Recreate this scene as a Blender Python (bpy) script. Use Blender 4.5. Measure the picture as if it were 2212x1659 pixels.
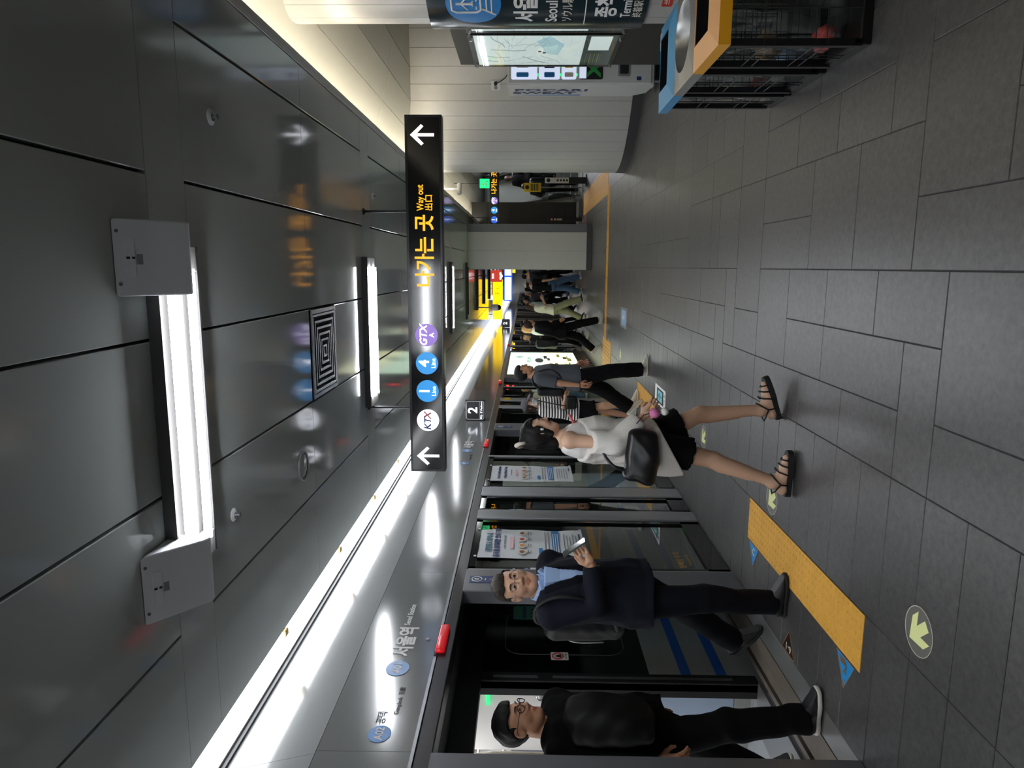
import bpy, bmesh, math, random
import numpy as np
from mathutils import Matrix, Vector

for _o in list(bpy.data.objects):
    bpy.data.objects.remove(_o)
SC = bpy.context.scene
COL = SC.collection
random.seed(7)
PI = math.pi

# ------------------------------------------------------------------ camera (portrait shot stored on its side)
TH, PH, RO = 0.16605, 0.01879, 0.0080        # yaw to the left, pitch up, roll
EYE = 1.55
fw = Vector((-math.sin(TH) * math.cos(PH), math.cos(TH) * math.cos(PH), math.sin(PH)))
r0 = Vector((math.cos(TH), math.sin(TH), 0))
u0 = r0.cross(fw)
rt = r0 * math.cos(RO) + u0 * math.sin(RO)
up = u0 * math.cos(RO) - r0 * math.sin(RO)
cam_data = bpy.data.cameras.new('camera')
cam_data.sensor_fit = 'HORIZONTAL'
cam_data.sensor_width = 36.0
cam_data.lens = 1520.0 / 2212.0 * 36.0
cam_data.clip_start = 0.05
cam_data.clip_end = 200
cam = bpy.data.objects.new('camera', cam_data)
COL.objects.link(cam)
mx = Matrix((-up, rt, -fw)).transposed().to_4x4()
mx.translation = Vector((0, 0, EYE))
cam.matrix_world = mx
SC.camera = cam

# ------------------------------------------------------------------ world and exposure
wd = bpy.data.worlds.new('world')
SC.world = wd
wd.use_nodes = True
wd.node_tree.nodes['Background'].inputs[0].default_value = (0.9, 0.95, 1.0, 1)
wd.node_tree.nodes['Background'].inputs[1].default_value = 0.02
SC.view_settings.view_transform = 'Standard'
SC.view_settings.look = 'None'
SC.view_settings.gamma = 1.0
SC.view_settings.use_curve_mapping = False
SC.view_settings.exposure = 0.82
COVE_L, TUBE_L, COVE_R = 5.2, 48.0, 42.0
SC.cycles.sample_clamp_indirect = 4.0
SC.cycles.caustics_reflective = False
SC.cycles.caustics_refractive = False

# ------------------------------------------------------------------ materials
MATS = {}
def srgb(c):
    if isinstance(c, str):
        c = tuple(int(c[i:i + 2], 16) / 255 for i in (0, 2, 4))
    return tuple((v / 12.92 if v <= 0.04045 else ((v + 0.055) / 1.055) ** 2.4) for v in c) + (1,)

def mat(name, col, rough=0.5, metal=0.0, noise=0.0, nscale=40.0, bump=0.0, bscale=200.0, emit=0.0, ecol=None,
        spec=0.5, rvar=0.0, coat=0.0, bdist=0.002):
    if name in MATS:
        return MATS[name]
    m = bpy.data.materials.new(name)
    m.use_nodes = True
    nt = m.node_tree
    N, L = nt.nodes, nt.links
    b = N['Principled BSDF']
    c = srgb(col)
    b.inputs['Base Color'].default_value = c
    b.inputs['Roughness'].default_value = rough
    b.inputs['Metallic'].default_value = metal
    b.inputs['Specular IOR Level'].default_value = spec
    b.inputs['Coat Weight'].default_value = coat
    b.inputs['Coat Roughness'].default_value = 0.06
    tc = None
    if noise or bump or rvar:
        tc = N.new('ShaderNodeTexCoord')
    if noise or rvar:
        nz = N.new('ShaderNodeTexNoise')
        nz.inputs['Scale'].default_value = nscale
        nz.inputs['Detail'].default_value = 6
        nz.inputs['Roughness'].default_value = 0.65
        L.new(tc.outputs['Object'], nz.inputs['Vector'])
    if noise:
        hsv = N.new('ShaderNodeHueSaturation')
        mr = N.new('ShaderNodeMapRange')
        mr.inputs[1].default_value, mr.inputs[2].default_value = 0.25, 0.75
        mr.inputs[3].default_value, mr.inputs[4].default_value = 1 - noise, 1 + noise
        L.new(nz.outputs['Fac'], mr.inputs[0])
        hsv.inputs['Color'].default_value = c
        L.new(mr.outputs[0], hsv.inputs['Value'])
        L.new(hsv.outputs[0], b.inputs['Base Color'])
    if rvar:
        m2 = N.new('ShaderNodeMapRange')
        m2.inputs[1].default_value, m2.inputs[2].default_value = 0.3, 0.7
        m2.inputs[3].default_value, m2.inputs[4].default_value = rough - rvar, rough + rvar
        L.new(nz.outputs['Fac'], m2.inputs[0])
        L.new(m2.outputs[0], b.inputs['Roughness'])
    if bump:
        n2 = N.new('ShaderNodeTexNoise')
        n2.inputs['Scale'].default_value = bscale
        n2.inputs['Detail'].default_value = 3
        L.new(tc.outputs['Object'], n2.inputs['Vector'])
        bp = N.new('ShaderNodeBump')
        bp.inputs['Strength'].default_value = bump
        bp.inputs['Distance'].default_value = bdist
        L.new(n2.outputs['Fac'], bp.inputs['Height'])
        L.new(bp.outputs[0], b.inputs['Normal'])
    if emit:
        b.inputs['Emission Color'].default_value = srgb(ecol) if ecol is not None else c
        b.inputs['Emission Strength'].default_value = emit
    MATS[name] = m
    return m

def glass_mat(name, tint=(0.25, 0.28, 0.27), refl=0.12, rough=0.0):
    m = bpy.data.materials.new(name)
    m.use_nodes = True
    nt = m.node_tree
    N, L = nt.nodes, nt.links
    N.remove(N['Principled BSDF'])
    tr = N.new('ShaderNodeBsdfTransparent')
    tr.inputs[0].default_value = tint + (1,)
    gl = N.new('ShaderNodeBsdfGlossy')
    gl.inputs['Roughness'].default_value = rough
    gl.inputs[0].default_value = (0.9, 0.95, 0.93, 1)
    fr = N.new('ShaderNodeFresnel')
    fr.inputs[0].default_value = 1.5
    ad = N.new('ShaderNodeMath')
    ad.operation = 'ADD'
    ad.inputs[1].default_value = refl
    ad.use_clamp = True
    mixn = N.new('ShaderNodeMixShader')
    geo = N.new('ShaderNodeNewGeometry')
    inv = N.new('ShaderNodeMath')
    inv.operation = 'SUBTRACT'
    inv.inputs[0].default_value = 1.0
    L.new(geo.outputs['Backfacing'], inv.inputs[1])
    mul = N.new('ShaderNodeMath')
    mul.operation = 'MULTIPLY'
    L.new(fr.outputs[0], ad.inputs[0])
    L.new(ad.outputs[0], mul.inputs[0])
    L.new(inv.outputs[0], mul.inputs[1])
    L.new(mul.outputs[0], mixn.inputs[0])
    L.new(tr.outputs[0], mixn.inputs[1])
    L.new(gl.outputs[0], mixn.inputs[2])
    L.new(mixn.outputs[0], N['Material Output'].inputs[0])
    MATS[name] = m
    return m

def wave_mat(name, c1, c2, scale, axis='Z', rough=0.8, sharp=0.1, duty=0.5, bump=0.0):
    """two-colour stripes / ribs across one object axis"""
    m = bpy.data.materials.new(name)
    m.use_nodes = True
    nt = m.node_tree
    N, L = nt.nodes, nt.links
    b = N['Principled BSDF']
    b.inputs['Roughness'].default_value = rough
    tc = N.new('ShaderNodeTexCoord')
    sp = N.new('ShaderNodeSeparateXYZ')
    L.new(tc.outputs['Object'], sp.inputs[0])
    mu = N.new('ShaderNodeMath'); mu.operation = 'MULTIPLY'; mu.inputs[1].default_value = scale
    L.new(sp.outputs[axis], mu.inputs[0])
    frc = N.new('ShaderNodeMath'); frc.operation = 'FRACT'
    L.new(mu.outputs[0], frc.inputs[0])
    ramp = N.new('ShaderNodeValToRGB')
    e = ramp.color_ramp.elements
    e[0].position, e[0].color = duty - sharp / 2, srgb(c1)
    e[1].position, e[1].color = duty + sharp / 2, srgb(c2)
    L.new(frc.outputs[0], ramp.inputs[0])
    L.new(ramp.outputs[0], b.inputs['Base Color'])
    if bump:
        bp = N.new('ShaderNodeBump'); bp.inputs['Strength'].default_value = bump; bp.inputs['Distance'].default_value = 0.004
        L.new(frc.outputs[0], bp.inputs['Height'])
        L.new(bp.outputs[0], b.inputs['Normal'])
    MATS[name] = m
    return m

def tile_mat():
    m = bpy.data.materials.new('granite_tile')
    m.use_nodes = True
    nt = m.node_tree
    N, L = nt.nodes, nt.links
    b = N['Principled BSDF']
    tc = N.new('ShaderNodeTexCoord'); oi = N.new('ShaderNodeObjectInfo')
    geo = N.new('ShaderNodeNewGeometry')
    nz = N.new('ShaderNodeTexNoise'); nz.inputs['Scale'].default_value = 34; nz.inputs['Detail'].default_value = 6; nz.inputs['Roughness'].default_value = 0.7
    mp = N.new('ShaderNodeMapping'); mp.inputs['Location'].default_value = (3.13, 7.71, 5.37); mp.inputs['Rotation'].default_value = (0.31, 0.23, 0.4)
    L.new(geo.outputs['Position'], mp.inputs['Vector'])
    L.new(mp.outputs[0], nz.inputs['Vector'])
    n3 = N.new('ShaderNodeTexNoise'); n3.inputs['Scale'].default_value = 1.6; n3.inputs['Detail'].default_value = 4
    L.new(mp.outputs[0], n3.inputs['Vector'])
    a = N.new('ShaderNodeMapRange'); a.inputs[1].default_value, a.inputs[2].default_value = 0.3, 0.7; a.inputs[3].default_value, a.inputs[4].default_value = 0.62, 1.38
    L.new(nz.outputs['Fac'], a.inputs[0])
    c = N.new('ShaderNodeMapRange'); c.inputs[3].default_value, c.inputs[4].default_value = 0.90, 1.10
    L.new(oi.outputs['Random'], c.inputs[0])
    d = N.new('ShaderNodeMapRange'); d.inputs[1].default_value, d.inputs[2].default_value = 0.1, 0.9; d.inputs[3].default_value, d.inputs[4].default_value = 0.88, 1.12
    L.new(n3.outputs['Fac'], d.inputs[0])
    mu = N.new('ShaderNodeMath'); mu.operation = 'MULTIPLY'; L.new(a.outputs[0], mu.inputs[0]); L.new(c.outputs[0], mu.inputs[1])
    mv = N.new('ShaderNodeMath'); mv.operation = 'MULTIPLY'; L.new(mu.outputs[0], mv.inputs[0]); L.new(d.outputs[0], mv.inputs[1])
    h = N.new('ShaderNodeHueSaturation'); h.inputs['Color'].default_value = srgb((0.272, 0.268, 0.266)); L.new(mv.outputs[0], h.inputs['Value'])
    L.new(h.outputs[0], b.inputs['Base Color'])
    rr = N.new('ShaderNodeMapRange'); rr.inputs[1].default_value, rr.inputs[2].default_value = 0.0, 1.0; rr.inputs[3].default_value, rr.inputs[4].default_value = 0.36, 0.44
    L.new(n3.outputs['Fac'], rr.inputs[0]); L.new(rr.outputs[0], b.inputs['Roughness'])
    bp = N.new('ShaderNodeBump'); bp.inputs['Strength'].default_value = 0.06; bp.inputs['Distance'].default_value = 0.002
    L.new(nz.outputs['Fac'], bp.inputs['Height']); L.new(bp.outputs[0], b.inputs['Normal'])
    MATS['granite_tile'] = m
    return m

tile_mat()
mat('grout', '26252a', 0.8)
mat('ceiling_metal', (0.76, 0.79, 0.78), 0.10, noise=0.02, nscale=1.5, bump=0.04, bscale=1.6, bdist=0.02, rvar=0.01)
mat('ceiling_gap', '0c0d0e', 0.7)
mat('header_metal', (0.53, 0.54, 0.54), 0.13, metal=0.12, noise=0.05, nscale=600, bump=0.03, bscale=2.0, bdist=0.02)
mat('frame_dark', '2a2a2d', 0.32, metal=0.5, bump=0.03, bscale=300)
mat('frame_grey', '66686d', 0.38, metal=0.3)
mat('aluminium', 'a3a6ab', 0.35, metal=0.35, noise=0.03, nscale=120)
mat('steel', 'a9a8a6', 0.32, metal=0.75, noise=0.05, nscale=25, rvar=0.04)
mat('worn_steel', '7d7368', 0.45, metal=0.35, noise=0.22, nscale=14, rvar=0.06)
mat('black_gloss', '08090b', 0.08)
mat('black_matte', '0d0d0f', 0.6)
mat('rubber', '141416', 0.75)
mat('white_paint', 'e9e7e4', 0.4)
mat('white_plastic', 'd9dbdc', 0.35)
mat('speaker_grey', 'd2d5d8', 0.5, bump=0.25, bscale=420, bdist=0.001)
mat('tube_white', 'fffdf6', 0.5, emit=TUBE_L, ecol='f6f9ff')
mat('tube_dim', 'fffdf6', 0.5, emit=26.0, ecol='f6f9ff')
mat('cove_white', 'fffef8', 0.5, emit=COVE_L, ecol='f8faff')
mat('cove_warm', 'fff8e8', 0.5, emit=COVE_R, ecol='fff3dc')
mat('tray_white', 'd8d8d4', 0.3)
mat('tray_grey', '8d8d8b', 0.45)
mat('tray_dark', '2e2d2c', 0.5)
mat('sign_black', '131318', 0.10)
mat('sign_frame', '1a1b20', 0.3, metal=0.3)
mat('sign_yellow', 'f5a623', 0.4, emit=0.8, ecol='f7a81c')
mat('sign_white', 'f4f6ff', 0.4, emit=1.3, ecol='f2f5ff')
mat('sign_blue', '2b86c9', 0.4, emit=0.55, ecol='2f8fd6')
mat('sign_purple', '9a7cc9', 0.4, emit=0.5, ecol='8f72c8')
mat('ktx_blue', '1d2d7a', 0.4)
mat('ktx_red', 'c8374a', 0.4)
mat('lit_yellow', 'ffd400', 0.4, emit=1.15, ecol='ffd000')
mat('lit_white', 'ffffff', 0.4, emit=1.6, ecol='eef4ff')
mat('lit_blue', '1f4fb5', 0.4, emit=0.7, ecol='2a5cc8')
mat('lit_green', '0fae5c', 0.4, emit=1.2, ecol='12c06a')
mat('lit_red', 'ff2a18', 0.4, emit=6.0, ecol='ff2010')
mat('print_blue', '1f78b8', 0.5)
mat('print_navy', '15306b', 0.5)
mat('print_black', '16171a', 0.5)
mat('print_white', 'eeeeec', 0.5)
mat('print_grey', '7d8186', 0.5)
mat('print_cream', 'dcd7cb', 0.5)
mat('print_teal', '2a6f88', 0.5)
mat('print_red', 'c33a2e', 0.45)
mat('print_orange', 'd98a3d', 0.5)
mat('print_brown', '8a4b32', 0.5)
mat('print_pink', 'f2c4cc', 0.5)
mat('print_yellow', 'e9c21c', 0.5)
mat('print_green', '2f9a4e', 0.5)
mat('header_badge', '2680c8', 0.35)
mat('poster_paper', 'dfe3e6', 0.55, noise=0.04, nscale=6, bump=0.35, bscale=9, bdist=0.02)
mat('tactile_yellow', 'd9a23c', 0.55, noise=0.10, nscale=14, rvar=0.08)
mat('brass_yellow', 'c9a15c', 0.45, metal=0.15, noise=0.1, nscale=12)
mat('sticker_film', '6f6f68', 0.3)
mat('glow_arrow', 'eef3a8', 0.5)
mat('sticker_blue', '2188c9', 0.4, noise=0.06, nscale=60)
mat('sticker_brown', '241713', 0.35)
mat('bronze', '9c7a58', 0.4, metal=0.6)
mat('bin_black', '101012', 0.38, metal=0.3)
mat('bin_yellow', 'e2a01f', 0.38)
mat('bin_yellow_top', 'e8b078', 0.4)
mat('bin_blue', '3d8ec0', 0.35)
mat('wire_black', '0b0b0c', 0.6)
mat('bag_film', 'b9c2c6', 0.12, spec=0.9)
mat('cladding', (0.74, 0.738, 0.72), 0.42, metal=0.15, noise=0.03, nscale=8)
mat('soffit', (0.70, 0.70, 0.665), 0.22, noise=0.02, nscale=2)
mat('skirting', '3b3a3d', 0.5, noise=0.1, nscale=60)
mat('column_sign', '1d2c33', 0.18)
mat('map_paper', 'eef1f2', 0.4, emit=0.6, ecol='eef0f2')
mat('map_green', 'cfe6cf', 0.4, emit=0.7, ecol='cfe6cf')
mat('map_river', 'bcd6e2', 0.4, emit=0.6, ecol='bcd6e2')
mat('map_road', 'a9b3ba', 0.4, emit=0.45, ecol='a9b3ba')
mat('map_dark', '515a5c', 0.4, emit=0.25, ecol='515a5c')
mat('vend_white', 'cfd0d0', 0.35)
mat('vend_light', 'd5e0ff', 0.4, emit=0.38, ecol='dfe9ff')
mat('train_black', '07080a', 0.12)
mat('train_grey', 'b4babf', 0.35, metal=0.2)
mat('train_blue', '2d6ad0', 0.35)
mat('train_white', 'e6e2de', 0.4)
mat('train_bluegrey', 'a9b9d2', 0.4)
mat('train_seat', '6b7580', 0.8)
mat('train_floor', '9aa0a4', 0.4)
mat('train_lamp', 'ffffff', 0.5, emit=4.0, ecol='fbfdff')
mat('handrail', 'd8cfc2', 0.2, metal=0.6)
mat('red_lamp', 'c4141c', 0.25, emit=0.25, ecol='c4141c')
mat('ad_panel', 'f6f4c8', 0.4, emit=1.0, ecol='f3f3c0')
mat('ad_green', 'cfe8d4', 0.4, emit=0.9, ecol='cdebd4')
mat('ad_olive', 'a9a35c', 0.5, emit=0.3, ecol='a9a35c')
mat('green_sticker', '4fae93', 0.4)
mat('esc_metal', '8e9390', 0.3, metal=0.5)
mat('esc_glass_solid', '56605b', 0.08, metal=0.3)
mat('sos_added_glow', 'c8402f', 0.4, emit=0.5, ecol='c8402f')  # glow added to the red sign, which came out too dark unlit
mat('black_panel', '0a0a0d', 0.4)
mat('maroon', '5a2226', 0.5)
glass_mat('screen_glass', (0.55, 0.60, 0.57), 0.14)
glass_mat('clear_glass', (0.8, 0.85, 0.83), 0.05)
glass_mat('bag_clear', (0.86, 0.88, 0.89), 0.07, 0.05)
wave_mat('ribbed_dark', '1c1a19', '35312f', 70.0, 'Z', 0.5, 0.3, 0.5, 0.6)
wave_mat('fine_ribs', (0.585, 0.58, 0.565), (0.63, 0.625, 0.61), 38.0, 'X', 0.45, 0.4, 0.5, 0.0)

# ------------------------------------------------------------------ mesh helpers
class MB:
    def __init__(s):
        s.v, s.f = [], []
    def add(s, vs, fs):
        n = len(s.v)
        s.v += [tuple(p) for p in vs]
        s.f += [tuple(i + n for i in q) for q in fs]
        return s
    def box(s, x0, x1, y0, y1, z0, z1, ch=0.0):
        if x0 > x1: x0, x1 = x1, x0
        if y0 > y1: y0, y1 = y1, y0
        if z0 > z1: z0, z1 = z1, z0
        if ch <= 0:
            vs = [(x, y, z) for x in (x0, x1) for y in (y0, y1) for z in (z0, z1)]
            return s.add(vs, [(0, 1, 3, 2), (4, 6, 7, 5), (0, 4, 5, 1), (2, 3, 7, 6), (0, 2, 6, 4), (1, 5, 7, 3)])
        bm = bmesh.new()
        bmesh.ops.create_cube(bm, size=1)
        for v in bm.verts:
            v.co = Vector(((x0 + x1) / 2 + v.co.x * (x1 - x0), (y0 + y1) / 2 + v.co.y * (y1 - y0), (z0 + z1) / 2 + v.co.z * (z1 - z0)))
        bmesh.ops.bevel(bm, geom=list(bm.edges), offset=min(ch, (x1 - x0) * .49, (y1 - y0) * .49, (z1 - z0) * .49), segments=2, affect='EDGES', profile=0.5)
        s.frombm(bm)
        return s
    def frombm(s, bm):
        bm.verts.index_update()
        s.add([v.co[:] for v in bm.verts], [[v.index for v in f.verts] for f in bm.faces])
        bm.free()
    def obox(s, M, x0, x1, y0, y1, z0, z1):
        t = MB().box(x0, x1, y0, y1, z0, z1)
        return s.add([(M @ Vector(p))[:] for p in t.v], t.f)
    def tube(s, pts, r, n=8, closed=False, cap=True):
        pts = [Vector(p) for p in pts]
        rs = r if isinstance(r, (list, tuple)) else [r] * len(pts)
        rings, prev = [], None
        m = len(pts)
        for i, p in enumerate(pts):
            if closed:
                d = pts[(i + 1) % m] - pts[i - 1]
            else:
                d = pts[min(i + 1, m - 1)] - pts[max(i - 1, 0)]
            d.normalize()
            if prev is None:
                a = d.orthogonal().normalized()
            else:
                a = (prev - d * prev.dot(d))
                a = a.normalized() if a.length > 1e-6 else d.orthogonal().normalized()
            prev = a
            b = d.cross(a)
            rings.append([(p + (a * math.cos(2 * PI * k / n) + b * math.sin(2 * PI * k / n)) * rs[i])[:] for k in range(n)])
        vs = [q for rg in rings for q in rg]
        fs = []
        for i in range(m if closed else m - 1):
            j = (i + 1) % m
            for k in range(n):
                fs.append((i * n + k, i * n + (k + 1) % n, j * n + (k + 1) % n, j * n + k))
        if cap and not closed:
            fs.append(tuple(reversed(range(n))))
            fs.append(tuple((m - 1) * n + k for k in range(n)))
        return s.add(vs, fs)
    def cyl(s, a, b, r, n=16, r2=None):
        return s.tube([a, b], [r, r if r2 is None else r2], n)
    def prism(s, poly, M, h):
        """poly in local xy (counter-clockwise), extruded from z=0 to h along local z of M"""
        n = len(poly)
        vs = [(M @ Vector((x, y, 0)))[:] for x, y in poly] + [(M @ Vector((x, y, h)))[:] for x, y in poly]
        fs = [tuple(reversed(range(n))), tuple(range(n, 2 * n))] + [(i, (i + 1) % n, n + (i + 1) % n, n + i) for i in range(n)]
        return s.add(vs, fs)
    def lathe(s, prof, c, n=24, M=None):
        """prof: (r,z) list"""
        vs, fs = [], []
        for r, z in prof:
            for k in range(n):
                p = Vector((r * math.cos(2 * PI * k / n), r * math.sin(2 * PI * k / n), z))
                p = (M @ p) if M else p + Vector(c)
                vs.append(p[:])
        for i in range(len(prof) - 1):
            for k in range(n):
                fs.append((i * n + k, i * n + (k + 1) % n, (i + 1) * n + (k + 1) % n, (i + 1) * n + k))
        fs.append(tuple(reversed(range(n))))
        fs.append(tuple((len(prof) - 1) * n + k for k in range(n)))
        return s.add(vs, fs)
    def grid(s, fn, nu, nv):
        """surface from fn(u,v), u,v in 0..1"""
        vs = [tuple(fn(i / nu, j / nv)) for i in range(nu + 1) for j in range(nv + 1)]
        fs = [(i * (nv + 1) + j, (i + 1) * (nv + 1) + j, (i + 1) * (nv + 1) + j + 1, i * (nv + 1) + j + 1) for i in range(nu) for j in range(nv)]
        return s.add(vs, fs)

WM = {}
def wmat(o):
    return WM.get(o.name, Matrix.Identity(4))

def tag(o, label=None, cat=None, group=None, kind=None):
    if label: o['label'] = label
    if cat: o['category'] = cat
    if group: o['group'] = group
    if kind: o['kind'] = kind
    return o

def empty(name, loc=(0, 0, 0), label=None, cat=None, group=None, kind=None, parent=None):
    o = bpy.data.objects.new(name, None)
    o.empty_display_size = 0.1
    COL.objects.link(o)
    w = Matrix.Translation(Vector(loc))
    if parent is not None:
        o.parent = parent
        o.location = (wmat(parent).inverted() @ w).translation
    else:
        o.location = loc
    WM[o.name] = w
    return tag(o, label, cat, group, kind)

def obj(name, mb, m, parent=None, smooth=False, origin=None, angle=None, label=None, cat=None, group=None, kind=None):
    """link one mesh object; mb holds WORLD coordinates"""
    me = bpy.data.meshes.new(name)
    V = mb.v
    if parent is not None:
        inv = wmat(parent).inverted()
        W0 = wmat(parent)
    else:
        org = Vector(origin) if origin is not None else Vector((0, 0, 0))
        inv = Matrix.Translation(-org)
        W0 = Matrix.Translation(org)
    me.from_pydata([(inv @ Vector(p))[:] for p in V], [], mb.f)
    me.materials.append(MATS[m] if isinstance(m, str) else m)
    if smooth:
        me.polygons.foreach_set('use_smooth', [True] * len(me.polygons))
        if angle:
            me.set_sharp_from_angle(angle=math.radians(angle))
    me.update()
    o = bpy.data.objects.new(name, me)
    COL.objects.link(o)
    if parent is not None:
        o.parent = parent
    else:
        o.location = W0.translation
    WM[o.name] = W0
    return tag(o, label, cat, group, kind)

def frame(org, right, upv):
    r = Vector(right).normalized()
    u = Vector(upv).normalized()
    n = r.cross(u)
    M = Matrix((r, u, n)).transposed().to_4x4()
    M.translation = Vector(org)
    return M

def face_cam(x, y, z): return frame((x, y, z), (1, 0, 0), (0, 0, 1))       # faces -Y
def face_px(x, y, z): return frame((x, y, z), (0, 1, 0), (0, 0, 1))         # on a left wall, faces +X
def face_nx(x, y, z): return frame((x, y, z), (0, -1, 0), (0, 0, 1))        # on a right wall, faces -X
def on_floor(x, y, z, ang=0): return frame((x, y, z), (math.cos(ang), math.sin(ang), 0), (-math.sin(ang), math.cos(ang), 0))

TXT = {}
def text_geo(body, size, bold, ext, align='CENTER', spacing=1.0, sx=1.0):
    key = (body, size, bold, ext, align, spacing)
    if key not in TXT:
        cu = bpy.data.curves.new('lettering', 'FONT')
        cu.body = body
        cu.size = size
        cu.align_x = align
        cu.align_y = 'CENTER'
        cu.offset = bold * size
        cu.extrude = ext
        cu.resolution_u = 3
        cu.space_character = spacing
        o = bpy.data.objects.new('lettering', cu)
        COL.objects.link(o)
        dg = bpy.context.evaluated_depsgraph_get()
        me = bpy.data.meshes.new_from_object(o.evaluated_get(dg))
        TXT[key] = ([v.co[:] for v in me.vertices], [tuple(p.vertices) for p in me.polygons])
        bpy.data.objects.remove(o)
        bpy.data.curves.remove(cu)
        bpy.data.meshes.remove(me)
    return TXT[key]

def text(body, size, m, parent, M, bold=0.0, ext=0.0006, align='CENTER', sx=1.0, fit=None, name='lettering', spacing=1.0, lift=0.001, warp=None, mirror=False):
    V, Fc = text_geo(body, size, bold, ext, align, spacing)
    mb = MB()
    if fit:
        xs_ = [p[0] for p in V]
        sx = fit / (max(xs_) - min(xs_))
    if warp:
        mb.add([warp(x * sx, y, z + lift) for x, y, z in V], Fc)
    else:
        mb.add([(M @ Vector((x * sx, y, z + lift)))[:] for x, y, z in V], Fc)
    return obj(name, mb, m, parent)

def plate(name, M, w, h, t, m, parent, x=0, y=0, z=0, **k):
    """flat rectangular plate centred at local (x,y), from z to z+t"""
    mb = MB().obox(M, x - w / 2, x + w / 2, y - h / 2, y + h / 2, z, z + t)
    return obj(name, mb, m, parent, **k)

def disc(name, M, rx, ry, t, m, parent, x=0, y=0, z=0, n=36, a0=0, **k):
    poly = [(x + rx * math.cos(2 * PI * i / n + a0), y + ry * math.sin(2 * PI * i / n + a0)) for i in range(n)]
    Mz = M @ Matrix.Translation((0, 0, z))
    return obj(name, MB().prism(poly, Mz, t), m, parent, **k)

def poly(name, pts, M, t, m, parent, z=0, **k):
    return obj(name, MB().prism(pts, M @ Matrix.Translation((0, 0, z)), t), m, parent, **k)

def rrect(w, h, r, n=6, x=0, y=0):
    out = []
    for cx, cy, a in ((w / 2 - r, h / 2 - r, 0), (-w / 2 + r, h / 2 - r, 90), (-w / 2 + r, -h / 2 + r, 180), (w / 2 - r, -h / 2 + r, 270)):
        for i in range(n + 1):
            t = math.radians(a + 90 * i / n)
            out.append((x + cx + r * math.cos(t), y + cy + r * math.sin(t)))
    return out

ARROW = [(-0.06, -0.5), (0.06, -0.5), (0.06, 0.22), (0.34, -0.06), (0.42, 0.04), (0.0, 0.5), (-0.42, 0.04), (-0.34, -0.06), (-0.06, 0.22)]

def copy_tree(o, delta, parent=None):
    """copy a thing with its parts; delta moves the top object"""
    c = o.copy()
    COL.objects.link(c)
    c.parent = parent
    if parent is None:
        c.location = Vector(o.location) + Vector(delta)
    WM[c.name] = Matrix.Translation(Vector(delta)) @ wmat(o)
    for ch in o.children:
        copy_tree(ch, delta, c)
    return c
# ================================================================== SETTING
CEIL = 2.95
XD = -2.24            # platform screen door plane
# ---- floor
floor = obj('floor', MB().box(XD, 6.5, -6.0, 62.0, -0.12, -0.004), 'grout', kind='structure')
tag(floor, 'dark grey granite floor of the platform')
TILES = []
RH = 0.264
Y0 = 2.374 - 32 * RH
nrow = int((60 - Y0) / RH)
for r in range(nrow):
    ya = Y0 + r * RH
    TILES.append((XD, -1.555, ya, ya + RH))
    TILES.append((-1.555, -0.876, ya, ya + RH))
CW = 0.2887
ncol = 25
occ = np.zeros((nrow + 4, ncol), bool)
rnd = random.Random(21)
for r in range(nrow):
    for c in range(ncol):
        if occ[r, c]:
            continue
        opts = [(2, 2), (2, 2), (1, 2), (2, 1), (2, 3), (3, 2), (1, 3), (2, 2), (3, 1)]
        rnd.shuffle(opts)
        for w, h in opts + [(2, 1), (1, 2), (1, 1)]:
            if c + w <= ncol and not occ[r:r + h, c:c + w].any():
                occ[r:r + h, c:c + w] = True
                TILES.append((-0.876 + c * CW, -0.876 + (c + w) * CW, Y0 + r * RH, Y0 + (r + h) * RH))
                break

def tile_mb(x0, x1, y0, y1, z=0.0, g=0.0019, ch=0.0022, th=0.006):
    x0 += g; x1 -= g; y0 += g; y1 -= g
    a = [(x0, y0, z - th), (x1, y0, z - th), (x1, y1, z - th), (x0, y1, z - th)]
    b = [(x0, y0, z - ch), (x1, y0, z - ch), (x1, y1, z - ch), (x0, y1, z - ch)]
    c = [(x0 + ch, y0 + ch, z), (x1 - ch, y0 + ch, z), (x1 - ch, y1 - ch, z), (x0 + ch, y1 - ch, z)]
    f = []
    for i in range(4):
        j = (i + 1) % 4
        f += [(i, j, 4 + j, 4 + i), (4 + i, 4 + j, 8 + j, 8 + i)]
    return a + b + c, f + [(8, 9, 10, 11)]

def in_view(x, y):
    d = Vector((x, y, 0)) - Vector((0, 0, EYE))
    zc = d.dot(fw)
    if zc < 0.3:
        return False
    return abs(d.dot(rt) / zc) < 829.5 / 1520 * 1.03 and abs(d.dot(up) / zc) < 1106 / 1520 * 1.03
def blocked(x0, x1, y0, y1):      # under the tactile paving
    return x0 < -1.60 and x1 > -1.80 and ((y0 > 2.7 and y1 < 4.9) or (y0 > 8.0 and y1 < 9.7))
vis = [t for t in TILES if any(in_view(x, y) for x in (t[0], (t[0] + t[1]) / 2, t[1]) for y in (t[2], t[3]))]
vis.sort(key=lambda t: (t[0] + t[1]) ** 2 / 4 + (t[2] + t[3]) ** 2 / 4)
near = set(vis[:300])
TMESH = {}
for t in vis[:300]:
    key = (round(t[1] - t[0], 4), round(t[3] - t[2], 4))
    cx, cy = (t[0] + t[1]) / 2, (t[2] + t[3]) / 2
    if key not in TMESH:
        me = bpy.data.meshes.new('floor_tile')
        v, f = tile_mb(-key[0] / 2, key[0] / 2, -key[1] / 2, key[1] / 2)
        me.from_pydata(v, [], f)
        me.materials.append(MATS['granite_tile'])
        TMESH[key] = me
    o = bpy.data.objects.new('floor_tile', TMESH[key])
    COL.objects.link(o)
    o.parent = floor
    o.location = (cx, cy, 0)
mb = MB()
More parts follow.
